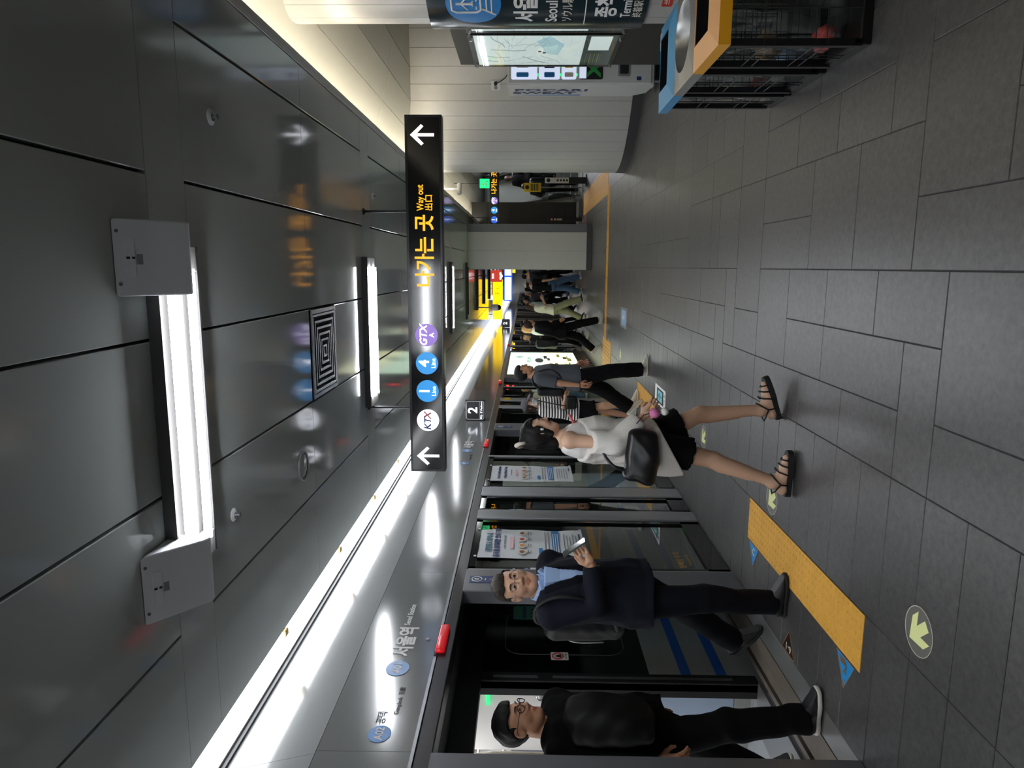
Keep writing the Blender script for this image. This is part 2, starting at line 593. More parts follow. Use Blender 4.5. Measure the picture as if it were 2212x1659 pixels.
for t in TILES:
    if t not in near:
        v, f = tile_mb(*t)
        mb.add(v, f)
obj('floor_tile_field', mb, 'granite_tile', floor, kind='stuff')

# ---- ceiling
XL = [-2.115, -1.502, -0.890, -0.279, 0.333, 0.945, 1.215]
ceiling = obj('ceiling', MB().box(-2.112, 1.22, -6, 62, CEIL + 0.032, CEIL + 0.2), 'ceiling_gap', kind='structure')
tag(ceiling, 'glossy grey metal panel ceiling over the platform')
PER, S0 = 3.455, 2.645
PM = {}
def ceil_panel(x0, x1, y0, y1):
    key = (round(x1 - x0, 3), round(y1 - y0, 3))
    if key not in PM:
        a, b = key[0] / 2 - 0.006, key[1] / 2 - 0.0015
        t = MB()
        c = 0.003
        t.add([(-a, -b, 0.03), (a, -b, 0.03), (a, b, 0.03), (-a, b, 0.03), (-a, -b, c), (a, -b, c), (a, b, c), (-a, b, c),
               (-a + c, -b + c * .4, 0), (a - c, -b + c * .4, 0), (a - c, b - c * .4, 0), (-a + c, b - c * .4, 0)],
              [(0, 4, 5, 1), (1, 5, 6, 2), (2, 6, 7, 3), (3, 7, 4, 0), (4, 8, 9, 5), (5, 9, 10, 6), (6, 10, 11, 7), (7, 11, 8, 4), (8, 11, 10, 9), (0, 1, 2, 3)])
        me = bpy.data.meshes.new('ceiling_panel')
        me.from_pydata(t.v, [], t.f)
        me.materials.append(MATS['ceiling_metal'])
        PM[key] = me
    o = bpy.data.objects.new('ceiling_panel', PM[key])
    COL.objects.link(o)
    o.parent = ceiling
    o.location = ((x0 + x1) / 2, (y0 + y1) / 2, CEIL)
for k in range(-2, 14):
    s0 = S0 + k * PER
    s1 = s0 + 0.30
    ceil_panel(-2.115, 1.215, s0, s1)
    mid = (s1 + s0 + PER) / 2
    for i in range(6):
        for a, b in ((s1, mid), (mid, s0 + PER)):
            if k == 0 and i == 2 and a == mid:       # the air vent takes the front of this bay
                ceil_panel(XL[i], XL[i + 1], 5.14, b)
                ceil_panel(XL[i], XL[i + 1], a, 4.58) if 4.58 - a > 0.05 else None
                continue
            if k == 0 and i == 2 and a == s1:
                ceil_panel(XL[i], XL[i + 1], s1, 4.56)
                continue
            ceil_panel(XL[i], XL[i + 1], a, b)
# ---- left header above the screen doors
wall_left = empty('wall_left', (XD, 4, 0), kind='structure')
tag(wall_left, 'platform screen door wall with grey header on the train side')
cove = empty('trim_cove', (-2.3, 4, 3), kind='structure')
tag(cove, 'light trough between ceiling and header')
obj('header_backing', MB().box(-2.9, -2.40, -6, 62, 1.98, 3.3), 'ceiling_gap', cove)
yj = 2.95 - 4 * 1.955
prof_hi = [(-2.362, 2.965), (-2.340, 2.86), (-2.258, 2.524)]
while yj < 60:
    y1 = yj + 1.955
    n = 2
    for nm, pr in (('upper_header_panel', prof_hi), ('lower_header_panel', [(-2.244, 2.515), (-2.242, 2.07)])):
        t = MB()
        g = 0.0012
        for i in range(len(pr) - 1):
            (xa, za), (xb, zb) = pr[i], pr[i + 1]
            t.add([(xa, yj + g, za), (xa, y1 - g, za), (xb, y1 - g, zb), (xb, yj + g, zb),
                   (xa - .02, yj + g, za), (xa - .02, y1 - g, za), (xb - .02, y1 - g, zb), (xb - .02, yj + g, zb)],
                  [(0, 3, 2, 1), (4, 5, 6, 7), (0, 4, 7, 3), (1, 2, 6, 5), (3, 7, 6, 2), (0, 1, 5, 4)])
        obj(nm, t, 'header_metal', wall_left)
    yj = y1
obj('header_joint', MB().box(-2.285, -2.272, -6, 62, 2.505, 2.54), 'black_matte', wall_left)
obj('header_edge', MB().box(-2.30, -2.232, -6, 62, 2.052, 2.068), 'aluminium', wall_left)
obj('door_beam', MB().box(-2.36, -2.225, -6, 62, 1.965, 2.045, 0.006), 'frame_dark', wall_left)
obj('cove_trim', MB().box(-2.372, -2.345, -6, 62, 2.955, 2.985), 'frame_dark', cove)
obj('cove_back', MB().box(-2.42, -2.10, -6, 62, 3.06, 3.09), 'white_paint', cove)
# light troughs (one luminaire after another along the cove)
def cove_light(y0, y1, label):
    e = empty('linear_light', (-2.23, y0, 2.98), label, 'light', 'cove lights above the screen doors')
    obj('diffuser', MB().box(-2.330, -2.140, y0 + 0.012, y1 - 0.012, 2.985, 3.0), 'cove_white', e)
    obj('housing', MB().box(-2.345, -2.118, y0 + 0.002, y1 - 0.002, 3.0, 3.05).box(-2.345, -2.331, y0 + .002, y1 - .002, 2.978, 3.0).box(-2.139, -2.118, y0 + .002, y1 - .002, 2.978, 3.0), 'tray_white', e)
    obj('clip', MB().box(-2.19, -2.15, y1 - 0.03, y1 + 0.02, 2.962, 2.984, 0.004), 'brass_yellow', e)
    return e
orders = ['first', 'second', 'third', 'fourth', 'fifth', 'sixth', 'seventh', 'eighth', 'ninth', 'tenth']
cove_light(-5.9, 1.402, 'long white cove light run overhead, behind the near post')
for j in range(10):
    cove_light(1.402 + j * 1.243, 1.402 + (j + 1) * 1.243, 'white cove light over the screen doors, %s along from the near post' % orders[j])
cove_light(13.832, 26.0, 'long white cove light run above the bright advertisement')
cove_light(26.0, 59.5, 'last white cove light run, far down the platform')

# ---- right hand: cove slot, upper soffit
ceiling_right = empty('ceiling_right', (1.3, 4, 3), kind='structure')
tag(ceiling_right, 'pale curved soffit rising behind the lit slot')
obj('slot_edge', MB().box(1.214, 1.235, -6, 60, 2.945, 3.02), 'white_paint', ceiling_right)
SOF = [(1.235, 3.36), (1.555, 3.30), (1.87, 3.215), (2.21, 3.14), (2.57, 3.10), (3.2, 3.08), (4.2, 3.08), (6.5, 3.08)]
yy = 8.47 - 3 * 4.6
while yy < 26:
    for (xa, za), (xb, zb) in zip(SOF[:-1], SOF[1:]):
        g = 0.004
        t = MB().add([(xa + g, yy + g, za), (xb - g, yy + g, zb), (xb - g, yy + 4.6 - g, zb), (xa + g, yy + 4.6 - g, za),
                      (xa + g, yy + g, za + .02), (xb - g, yy + g, zb + .02), (xb - g, yy + 4.6 - g, zb + .02), (xa + g, yy + 4.6 - g, za + .02)],
                     [(0, 3, 2, 1), (4, 5, 6, 7), (0, 1, 5, 4), (2, 3, 7, 6), (1, 2, 6, 5), (3, 0, 4, 7)])
        obj('soffit_panel', t, 'soffit', ceiling_right)
    yy += 4.6
obj('soffit_backing', MB().add([(1.2, -6, 3.40), (6.5, -6, 3.14), (6.5, 60, 3.14), (1.2, 60, 3.40), (1.2, -6, 3.5), (6.5, -6, 3.5), (6.5, 60, 3.5), (1.2, 60, 3.5)],
    [(0, 3, 2, 1), (4, 5, 6, 7), (0, 1, 5, 4), (2, 3, 7, 6), (1, 2, 6, 5), (3, 0, 4, 7)]), 'ceiling_gap', ceiling_right)
for y0, y1, lb in ((-5.0, 4.6, 'warm light hidden in the ceiling slot above the bins'), (4.6, 14.2, 'warm light hidden in the ceiling slot beside the hanging sign'), (14.2, 23.0, 'warm light hidden in the ceiling slot toward the escalator')):
    e = empty('slot_light', (1.26, y0, 3.0), lb, 'light', 'warm lights in the slot beside the ceiling')
    obj('diffuser', MB().box(1.245, 1.285, y0 + .01, y1 - .01, 3.0, 3.022), 'cove_warm', e)
    obj('channel', MB().box(1.236, 1.294, y0, y1, 2.97, 3.0), 'tray_white', e)

# ---- enclosing walls that the photo only shows by reflection
obj('wall_back', MB().box(-2.4, 6.6, -6.2, -6.0, 0, 3.5), 'cladding', kind='structure')
obj('wall_right', MB().box(6.4, 6.6, -6, 62, 0, 3.5), 'cladding', kind='structure')
obj('wall_far', MB().box(-2.4, 6.6, 60, 60.2, 0, 3.5), 'cladding', kind='structure')

# ---- screen door bays
def post(y0, y1, n, m='aluminium', z1=1.975, xo=-2.222, label=None):
    t = MB().box(-2.32, xo, y0, y1, 0.0, z1, 0.006)
    o = obj('trim_%d' % n, t, m, kind='structure', origin=(XD, y0, 0))
    return o
def glass_panel(y0, y1, n, bot=0.16, edge=0.055):
    e = empty('window_%d' % n, (XD, (y0 + y1) / 2, 0), kind='structure')
    z0, z1 = 0.01, 1.965
    obj('frame', MB().box(-2.275, -2.235, y0, y0 + edge, z0, z1).box(-2.275, -2.235, y1 - edge, y1, z0, z1)
      .box(-2.275, -2.235, y0, y1, z0, z0 + bot).box(-2.275, -2.235, y0, y1, z1 - 0.05, z1), 'black_gloss', e)
    obj('pane', MB().box(-2.262, -2.252, y0 + edge * .8, y1 - edge * .8, z0 + bot - .01, z1 - 0.04), 'screen_glass', e)
    return e
def numplate(a, b, y, z, parent):
    M = face_px(-2.2215, y, z)
    plate('number_plate', M, 0.11, 0.215, 0.002, 'print_navy', parent)
    t = MB()
    M2 = M @ Matrix.Translation((0, 0.055, 0.0025))
    ring = [(M2 @ Vector((0.036 * math.cos(q * PI / 12), 0.036 * math.sin(q * PI / 12), 0)))[:] for q in range(24)]
    obj('number_ring', MB().tube(ring, 0.0035, 6, closed=True), 'print_white', parent)
    text(a, 0.05, 'print_white', parent, M2, 0.02)
    plate('number_dash', M, 0.03, 0.006, 0.001, 'print_white', parent, y=-0.005, z=0.002)
    text(b, 0.062, 'print_white', parent, M @ Matrix.Translation((0, -0.06, 0.0025)), 0.02)

post(2.80, 2.925, 1, 'frame_grey')
glass_panel(1.6, 2.80, 1)
p = post(4.57, 4.93, 2, 'frame_grey')
numplate('8', '1', 4.75, 1.83, p)
glass_panel(4.945, 5.995, 2)
obj('pane_edge', MB().box(-2.30, -2.228, 4.93, 4.947, 0.0, 1.965), 'aluminium', p)
post(6.01, 6.23, 3)
glass_panel(6.235, 6.645, 3)
post(6.65, 6.915, 4)
glass_panel(6.92, 8.08, 4)
post(8.085, 8.125, 5)
p = post(9.45, 9.86, 6, 'frame_grey')
numplate('7', '4', 9.62, 1.83, p)
glass_panel(9.87, 11.0, 5)
post(11.0, 11.2, 7)
glass_panel(11.2, 11.6, 6)
post(11.6, 11.85, 8)
glass_panel(11.85, 13.0, 7)
post(13.0, 13.05, 9)
post(14.05, 14.40, 10, 'frame_grey')
n = 11
w = 8
y = 18.35
while y < 58:
    post(y, y + 0.3, n, 'frame_grey'); n += 1
    glass_panel(y + 0.3, y + 1.4, w); w += 1
    post(y + 1.4, y + 1.65, n); n += 1
    glass_panel(y + 1.65, y + 2.8, w); w += 1
    post(y + 2.8, y + 2.86, n); n += 1
    y += 4.75

# ---- platform edge: steel sill strips and the gap to the train
sill = empty('trim_sill', (XD, 3.5, 0), kind='structure')
tag(sill, 'worn steel door sill strips along the platform edge')
obj('sill_plate', MB().box(-2.385, XD, -6, 60, -0.05, 0.0, 0.003), 'steel', sill)
obj('sill_groove', MB().box(-2.72, -2.385, -6, 60, -0.09, -0.045), 'black_matte', sill)
obj('sill_track', MB().box(-2.49, -2.402, -6, 60, -0.05, -0.006).box(-2.585, -2.497, -6, 60, -0.05, -0.010), 'worn_steel', sill)
obj('sill_edge', MB().box(-2.665, -2.628, -6, 60, -0.06, -0.012), 'worn_steel', sill)

# ---- curved lift shaft wall on the right
SHX, SHY, SHR = 3.43, 11.57, 1.95
shaft = empty('wall_shaft', (SHX, SHY, 0), kind='structure')
tag(shaft, 'rounded grey ribbed lift shaft wall beside the vending machine')
N_P = 34
def arc_panel(cx, cy, r, a0, a1, z0, z1, th=0.02, seg=4):
    t = MB()
    pts = []
    for i in range(seg + 1):
        a = a0 + (a1 - a0) * i / seg
        pts.append((math.cos(a), math.sin(a)))
    vs, fs = [], []
    for c, s_ in pts:
        for rr in (r, r - th):
            for z in (z0, z1):
                vs.append((cx + rr * c, cy + rr * s_, z))
    for i in range(seg):
        b = i * 4
        fs += [(b, b + 4, b + 5, b + 1), (b + 2, b + 3, b + 7, b + 6), (b + 1, b + 5, b + 7, b + 3), (b, b + 2, b + 6, b + 4)]
    e = seg * 4
    fs += [(0, 1, 3, 2), (e, e + 2, e + 3, e + 1)]
    return t.add(vs, fs)
for i in range(N_P):
    a0 = PI * 0.55 + i * (PI * 1.25) / N_P
    a1 = a0 + (PI * 1.25) / N_P - 0.0022
    obj('cladding_panel', arc_panel(SHX, SHY, SHR, a0, a1, 0.13, 3.35), 'cladding', shaft, smooth=True, angle=30)
obj('shaft_core', arc_panel(SHX, SHY, SHR - 0.012, 0, 2 * PI, 0.0, 3.4, 0.05, 64), 'black_matte', shaft)
obj('skirting', arc_panel(SHX, SHY, SHR + 0.006, PI * 0.55, PI * 1.8, 0.0, 0.135, 0.03, 60), 'skirting', shaft, smooth=True, angle=30)

# ---- column on the right with the wrap-round station sign
CR = 0.50
CXL, CYN = 1.737, 4.90          # left face x, near face y
def col_path(s):
    """plan curve of the column by arc length s measured from the left-hand tangent point (s=0 -> leftmost), going to the near face"""
    cx, cy = CXL + CR, CYN + CR
    if -CR * PI / 2 <= s <= CR * PI / 2:
        a = PI + s / CR
        return (cx + CR * math.cos(a), cy + CR * math.sin(a)), (math.cos(a), math.sin(a))
    if s < 0:
        return (cx - s - CR * PI / 2, cy + CR), (0, 1)
    return (cx + (s - CR * PI / 2), CYN), (0, -1)
def col_wrap(s0, s1, z0, z1, off, m, name, parent, th=0.02, nseg=28, smooth=True):
    vs, fs = [], []
    for i in range(nseg + 1):
        s = s0 + (s1 - s0) * i / nseg
        (x, y), (nx, ny) = col_path(s)
        for o_ in (off, off - th):
            for z in (z0, z1):
                vs.append((x + nx * o_, y + ny * o_, z))
    for i in range(nseg):
        b = i * 4
        fs += [(b, b + 4, b + 5, b + 1), (b + 2, b + 3, b + 7, b + 6), (b + 1, b + 5, b + 7, b + 3), (b, b + 2, b + 6, b + 4)]
    e = nseg * 4
    fs += [(0, 1, 3, 2), (e, e + 2, e + 3, e + 1)]
    return obj(name, MB().add(vs, fs), m, parent, smooth=smooth, angle=40)
column = empty('wall_column', (CXL + 0.5, CYN + 0.6, 0), kind='structure')
tag(column, 'rounded grey clad column carrying the station name')
s = -1.0
while s < 1.7:
    col_wrap(s, s + 0.146, 0.12, 3.36, 0.0, 'cladding', 'cladding_strip', column, nseg=6)
    s += 0.15
col_wrap(-1.0, 1.7, 0.0, 3.38, -0.012, 'black_matte', 'column_core', column)
col_wrap(-1.0, 1.7, 0.0, 0.12, 0.006, 'skirting', 'skirting', column)
cs = empty('station_name_sign', (CXL, CYN + 0.5, 0.75), 'dark curved station name sign wrapped around the rounded column', 'sign')
col_wrap(-0.12, 1.6, 0.735, 2.245, 0.036, 'column_sign', 'sign_face', cs, th=0.03)
def colwarp(s0, z0, off=0.037):
    def f(x, y, z):
        (px, py), (nx, ny) = col_path(s0 + x)
        return (px + nx * (off + z), py + ny * (off + z), z0 + y)
    return f
TS = 0.07
text('서울역', 0.175, 'print_white', cs, None, 0.03, align='LEFT', warp=colwarp(TS, 1.555), fit=0.35)
text('Seoul Station', 0.115, 'print_white', cs, None, 0.012, align='LEFT', warp=colwarp(TS, 1.385), fit=0.47)
text('ソウル駅·首尔站', 0.085, 'print_cream', cs, None, 0.008, align='LEFT', warp=colwarp(TS, 1.275), fit=0.42)
text('종착역', 0.165, 'print_white', cs, None, 0.025, align='LEFT', warp=colwarp(TS + 0.05, 1.005), fit=0.29)
text('Terminal Station', 0.095, 'print_white', cs, None, 0.012, align='LEFT', warp=colwarp(TS + 0.05, 0.875), fit=0.42)
text('終着駅·终点站', 0.07, 'print_cream', cs, None, 0.006, align='LEFT', warp=colwarp(TS + 0.05, 0.795), fit=0.30)
wl = colwarp(TS - 0.04, 1.155)
obj('rule_line', MB().tube([wl(i * 0.06, 0, 0) for i in range(14)], 0.004, 6), 'print_white', cs)
# round train-and-plane emblem, wrapped with the column
def wpoly(pts, wf, th, m, nm):
    n_ = len(pts)
    vs = [wf(x, y, 0) for x, y in pts] + [wf(x, y, th) for x, y in pts]
    obj(nm, MB().add(vs, [tuple(reversed(range(n_))), tuple(range(n_, 2 * n_))] + [(i_, (i_ + 1) % n_, n_ + (i_ + 1) % n_, n_ + i_) for i_ in range(n_)]), m, cs)
we = colwarp(0.245, 1.925, 0.0375)
# disc as fan strips so that it follows the curve
vs, fs = [we(0, 0, 0.001)], []
for rr in (0.05, 0.1, 0.15, 0.19):
    for q in range(36):
        vs.append(we(rr * math.cos(q * PI / 18), rr * math.sin(q * PI / 18), 0.001))
for q in range(36):
    fs.append((0, 1 + q, 1 + (q + 1) % 36))
    for k in range(3):
        fs.append((1 + k * 36 + q, 1 + (k + 1) * 36 + q, 1 + (k + 1) * 36 + (q + 1) % 36, 1 + k * 36 + (q + 1) % 36))
obj('emblem_disc', MB().add(vs, fs), 'header_badge', cs, smooth=True)
def wtube(pts, r, nm='emblem_line', m='print_white', closed=False, dn=8):
    out = []
    P = [Vector((x, y, 0)) for x, y in pts]
    if closed: P.append(P[0])
    for a_, b_ in zip(P[:-1], P[1:]):
        for k in range(dn):
            q = a_.lerp(b_, k / dn)
            out.append(we(q.x, q.y, 0.003))
    if not closed: out.append(we(P[-1].x, P[-1].y, 0.003))
    obj(nm, MB().tube(out, r, 6, closed=closed), m, cs)
wtube([(-0.07, 0.12), (-0.05, 0.15), (0.05, 0.15), (0.07, 0.12), (0.07, -0.02), (0.05, -0.05), (-0.05, -0.05), (-0.07, -0.02)], 0.008, closed=True, dn=3)
wtube([(-0.04, -0.06), (-0.09, -0.15)], 0.007); wtube([(0.04, -0.06), (0.09, -0.15)], 0.007)
wtube([(-0.06, -0.09), (0.06, -0.09)], 0.006); wtube([(-0.075, -0.125), (0.075, -0.125)], 0.006)
wtube([(0, 0.12), (0, 0.0)], 0.009); wtube([(-0.05, 0.04), (0, 0.085), (0.05, 0.04)], 0.006); wtube([(-0.02, 0.0), (0, 0.02), (0.02, 0.0)], 0.005)
wtube([(-0.045, -0.02), (-0.02, -0.02)], 0.006); wtube([(0.045, -0.02), (0.02, -0.02)], 0.006)
# red notice low on the column
rn = empty('red_notice', (1.7, 4.8, 0.55), 'small red notice stuck low on the rounded column', 'notice')
wr_ = colwarp(0.18, 0.565, 0.003)
mbx = MB().grid(lambda u, v: wr_(u * 0.24, v * 0.07, 0.001), 8, 1)
obj('notice_sheet', mbx, 'print_red', rn)
text('쓰레기통', 0.05, 'print_white', rn, None, 0.01, align='LEFT', warp=colwarp(0.2, 0.60, 0.0045))

# ---- second column down the platform
col2 = empty('wall_pillar', (0.4, 17.1, 0), kind='structure')
tag(col2, 'square grey clad pillar standing in the middle distance')
for i in range(2):
    obj('cladding_panel', MB().box(-0.08 + i * .44, 0.357 + i * .44, 17.05, 17.07, 0.12, CEIL - 0.002), 'cladding', col2)
obj('side_panel', MB().box(-0.08, -0.06, 17.075, 18.4, 0.12, CEIL - 0.002), 'cladding', col2)
obj('dark_return', MB().box(0.80, 0.985, 17.06, 18.4, 0.12, CEIL - 0.002), 'frame_grey', col2)
obj('pillar_core', MB().box(-0.055, 0.80, 17.08, 18.4, 0, CEIL - 0.002), 'black_matte', col2)
obj('skirting', MB().box(-0.088, 0.995, 17.035, 18.41, 0.0, 0.115, 0.004), 'skirting', col2)
# ================================================================== CEILING EQUIPMENT
def light_fixture(k, label):
    yc = S0 + k * PER + 0.10
    e = empty('fluorescent_light', (-0.58, yc, CEIL), label, 'light', 'twin-tube lights across the platform ceiling')
    x0, x1 = -1.232, 0.072
    t = MB().box(x0, x1, yc - 0.165, yc + 0.165, CEIL - 0.012, CEIL - 0.001)
    t.box(x0, x1, yc - 0.165, yc - 0.153, CEIL - 0.05, CEIL - 0.012).box(x0, x1, yc + 0.153, yc + 0.165, CEIL - 0.05, CEIL - 0.012)
    for xa_ in (x0, x1 - 0.10):
        obj('end_cap', MB().box(xa_, xa_ + 0.10, yc - 0.153, yc + 0.153, CEIL - 0.05, CEIL - 0.012, 0.004), 'tray_grey', e)
    t.box(x0 + .1, x1 - .1, yc - 0.02, yc + 0.02, CEIL - 0.045, CEIL - 0.012)
    obj('tray', t, 'tray_dark', e)
    for d in (-0.085, 0.075) if k < 3 else (0.0,):
        zt_ = CEIL - 0.058 if k < 4 else CEIL - 0.026  # far tubes lit out of sight above the tray lips to brighten the far platform
        obj('tube', MB().cyl((x0 + 0.09, yc + d, zt_), (x1 - 0.09, yc + d, zt_), 0.016 if k < 3 else 0.011, 14), 'tube_dim' if k == 3 else 'tube_white', e, smooth=True)
    obj('clip', MB().cyl((-0.25, yc + .18, CEIL - .001), (-0.25, yc + .18, CEIL - .02), 0.008, 8), 'aluminium', e)
    return e
fl_labels = {-2: 'twin-tube ceiling light farthest behind the viewer', -1: 'twin-tube ceiling light just behind the viewer', 0: 'bright twin-tube ceiling light nearest, with a speaker at each end',
             1: 'twin-tube ceiling light just in front of the black hanging sign', 2: 'twin-tube ceiling light hidden behind the black hanging sign', 3: 'thin ceiling light seen just below the hanging sign',
             4: 'ceiling light before the square grey pillar'}
for k in range(-2, 14):
    light_fixture(k, fl_labels.get(k, 'small distant ceiling light, %s counting away from the near speakers' % ['sixth', 'seventh', 'eighth', 'ninth', 'tenth', 'eleventh', 'twelfth', 'thirteenth', 'fourteenth'][max(k - 5, 0)]))

def speaker(xc, label):
    e = empty('wedge_speaker', (xc, 2.5, CEIL), label, 'speaker', 'wedge speakers at the ends of the near ceiling light')
    w = 0.132
    prof = [(2.395, CEIL - 0.003), (2.585, 2.795), (2.602, 2.785), (2.622, 2.79), (2.632, 2.81), (2.632, CEIL - 0.003)]
    n_ = len(prof)
    t = MB()
    bm = bmesh.new()
    A = [bm.verts.new((xc - w, y, z)) for y, z in prof]
    B = [bm.verts.new((xc + w, y, z)) for y, z in prof]
    bm.faces.new(A); bm.faces.new(list(reversed(B)))
    for i_ in range(n_):
        j_ = (i_ + 1) % n_
        bm.faces.new((A[j_], A[i_], B[i_], B[j_]))
    bmesh.ops.bevel(bm, geom=[ed for ed in bm.edges if abs(ed.verts[0].co.x - ed.verts[1].co.x) < 1e-6], offset=0.008, segments=3, affect='EDGES', profile=0.5)
    bmesh.ops.recalc_face_normals(bm, faces=bm.faces)
    t.frombm(bm)
    obj('cabinet', t, 'speaker_grey', e, smooth=True, angle=40)
    d = Vector((0, 2.585 - 2.395, 2.795 - (CEIL - 0.003))).normalized()
    M = frame((xc, 2.395, CEIL - 0.003), (1, 0, 0), -d)
    obj('bracket', MB().prism(rrect(0.13, 0.032, 0.01, 4, 0, -0.052), M, 0.004), 'white_plastic', e)
    plate('slot', M, 0.008, 0.012, 0.001, 'black_matte', e, 0, -0.044, 0.0045)
    plate('slot', M, 0.008, 0.010, 0.001, 'black_matte', e, 0, -0.062, 0.0045)
    plate('rating_label', M, 0.035, 0.02, 0.0008, 'print_grey', e, -0.005, -0.085, 0.0)
    for sx in (-0.09, 0.09):
        obj('screw', MB().cyl((M @ Vector((sx, -0.014, 0)))[:], (M @ Vector((sx, -0.014, 0.003)))[:], 0.006, 8), 'frame_grey', e)
speaker(0.022, 'grey wedge speaker at the bins end of the nearest ceiling light')
speaker(-1.19, 'grey wedge speaker at the screen-door end of the nearest ceiling light')

def vent(xc, yc, label):
    e = empty('air_vent', (xc, yc, CEIL), label, 'vent', 'square ceiling air vents')
    h = 0.27
    for i_ in range(6):
        a, b = .262 - i_ * .044, .262 - i_ * .044 - .024
        z0, z1 = CEIL - 0.006, CEIL + 0.026
        t = MB()
        rings = [[(xc + sx * q, yc + sy * q, z) for sx, sy in ((-1, -1), (1, -1), (1, 1), (-1, 1))] for q, z in ((a, z1), (a, z0), (a - .015, z0), (b - .006, z1))]
        t.add([p_ for r_ in rings for p_ in r_], [(r_ * 4 + q, r_ * 4 + (q + 1) % 4, ((r_ + 1) % 4) * 4 + (q + 1) % 4, ((r_ + 1) % 4) * 4 + q) for r_ in range(4) for q in range(4)])
        obj('louver', t, 'frame_grey', e)
    t = MB()
    t.box(xc - .295, xc + .295, yc - .285, yc - .268, CEIL - .006, CEIL + .01).box(xc - .295, xc + .295, yc + .268, yc + .285, CEIL - .006, CEIL + .01)
    t.box(xc - .295, xc - .268, yc - .268, yc + .268, CEIL - .006, CEIL + .01).box(xc + .268, xc + .295, yc - .268, yc + .268, CEIL - .006, CEIL + .01)
    obj('vent_frame', t, 'frame_grey', e)
    obj('duct', MB().box(xc - .27, xc + .27, yc - .27, yc + .27, CEIL + .022, CEIL + .03), 'black_matte', e)
vent(-0.585, 4.85, 'square louvred air vent in the ceiling near the twin-tube light')

def rnd_disc(x, y, r, label):
    e = empty('ceiling_speaker', (x, y, CEIL), label, 'speaker')
    obj('ring', MB().lathe([(r, 0.0), (r, -0.008), (r * .93, -0.013), (r * .9, -0.008), (r * .9, 0)], (x, y, CEIL - .0005), 32), 'aluminium', e, smooth=True, angle=40)
    obj('grille', MB().lathe([(r * .9, -0.004), (r * .6, -0.008), (0.001, -0.010)], (x, y, CEIL - .001), 32), 'ceiling_metal', e, smooth=True)
    obj('knob', MB().cyl((x, y, CEIL - .009), (x, y, CEIL - .014), .006, 8), 'aluminium', e)
rnd_disc(-1.25, 4.27, 0.095, 'round flush ceiling speaker between vent and screen doors')
def sprinkler(x, y, label, r=0.032):
    e = empty('sprinkler', (x, y, CEIL), label, 'sprinkler', 'fire sprinkler heads in the ceiling')
    obj('escutcheon', MB().lathe([(r, 0), (r, -0.004), (r * .55, -0.012), (r * .5, 0)], (x, y, CEIL), 20), 'white_plastic', e, smooth=True, angle=40)
    obj('head', MB().lathe([(0.008, -0.008), (0.006, -0.02), (0.004, -0.03), (0.013, -0.032), (0.013, -0.034), (0.002, -0.036)], (x, y, CEIL), 12), 'frame_grey', e, smooth=True, angle=40)
sprinkler(0.644, 3.232, 'sprinkler head in the ceiling panel on the bins side, nearest', 0.036)
sprinkler(-1.187, 3.21, 'sprinkler head in the ceiling between the near light and the screen doors')
sprinkler(0.62, 6.55, 'sprinkler head in the ceiling beyond the right rod of the hanging sign', 0.03)
sprinkler(-1.2, 6.62, 'sprinkler head in the ceiling beyond the left rod of the hanging sign', 0.03)

# ================================================================== HANGING DIRECTION SIGN
hs = empty('hanging_sign', (-0.3, 6.15, 2.26), 'long black illuminated way-out sign hanging from two rods', 'sign')
obj('sign_box', MB().box(-1.828, 1.236, 6.105, 6.225, 2.262, 2.572, 0.004), 'sign_frame', hs)
obj('sign_face', MB().box(-1.806, 1.214, 6.098, 6.106, 2.284, 2.550), 'sign_black', hs)
def rod(x, z0):
    obj('rod', MB().cyl((x, 6.165, z0), (x, 6.165, CEIL), 0.011, 10), 'frame_dark', hs, smooth=True, angle=50)
    obj('rod_flange', MB().lathe([(0.03, 0), (0.03, -0.008), (0.014, -0.018), (0.014, 0)], (x, 6.165, CEIL), 16), 'frame_dark', hs)
rod(0.455, 2.572); rod(-1.252, 2.572)
YF = 6.0975
def sgn(x, z): return face_cam(x, YF, z)
poly('arrow', [(a * 0.20, b * 0.20) for a, b in ARROW], sgn(1.073, 2.425), 0.001, 'sign_white', hs)
poly('arrow', [(a * 0.20, b * 0.20) for a, b in ARROW], sgn(-1.681, 2.415), 0.001, 'sign_white', hs)
text('나가는 곳', 0.175, 'sign_yellow', hs, sgn(0.122, 2.408), 0.022, fit=0.60)
text('Way out', 0.080, 'sign_yellow', hs, sgn(0.565, 2.448), 0.014, fit=0.215)
text('出口', 0.072, 'sign_yellow', hs, sgn(0.525, 2.372), 0.01, fit=0.125)
def roundel(parent, x, y, z, r, m, lines, fm=None):
    M = frame((x, y, z), (1, 0, 0), (0, 0, 1))
    disc('roundel', M, r, r, 0.001, m, parent)
    for s_, sz, dy, mm, sh, b in lines:
        o = text(s_, sz, mm, parent, M @ Matrix(((1, sh, 0, 0), (0, 1, 0, dy), (0, 0, 1, 0.0012), (0, 0, 0, 1))), b)
roundel(hs, -0.596, YF, 2.413, 0.098, 'sign_purple', [('GTX', 0.088, 0.024, 'sign_white', 0.25, 0.018), ('A', 0.06, -0.048, 'sign_white', 0, 0.01)])
roundel(hs, -0.844, YF, 2.412, 0.098, 'sign_blue', [('4', 0.125, 0.022, 'sign_white', 0, 0.02), ('Line', 0.052, -0.058, 'sign_white', 0, 0.006)])
roundel(hs, -1.091, YF, 2.411, 0.098, 'sign_blue', [('1', 0.125, 0.022, 'sign_white', 0, 0.02), ('Line', 0.052, -0.058, 'sign_white', 0, 0.006)])
roundel(hs, -1.354, YF, 2.411, 0.098, 'sign_white', [])
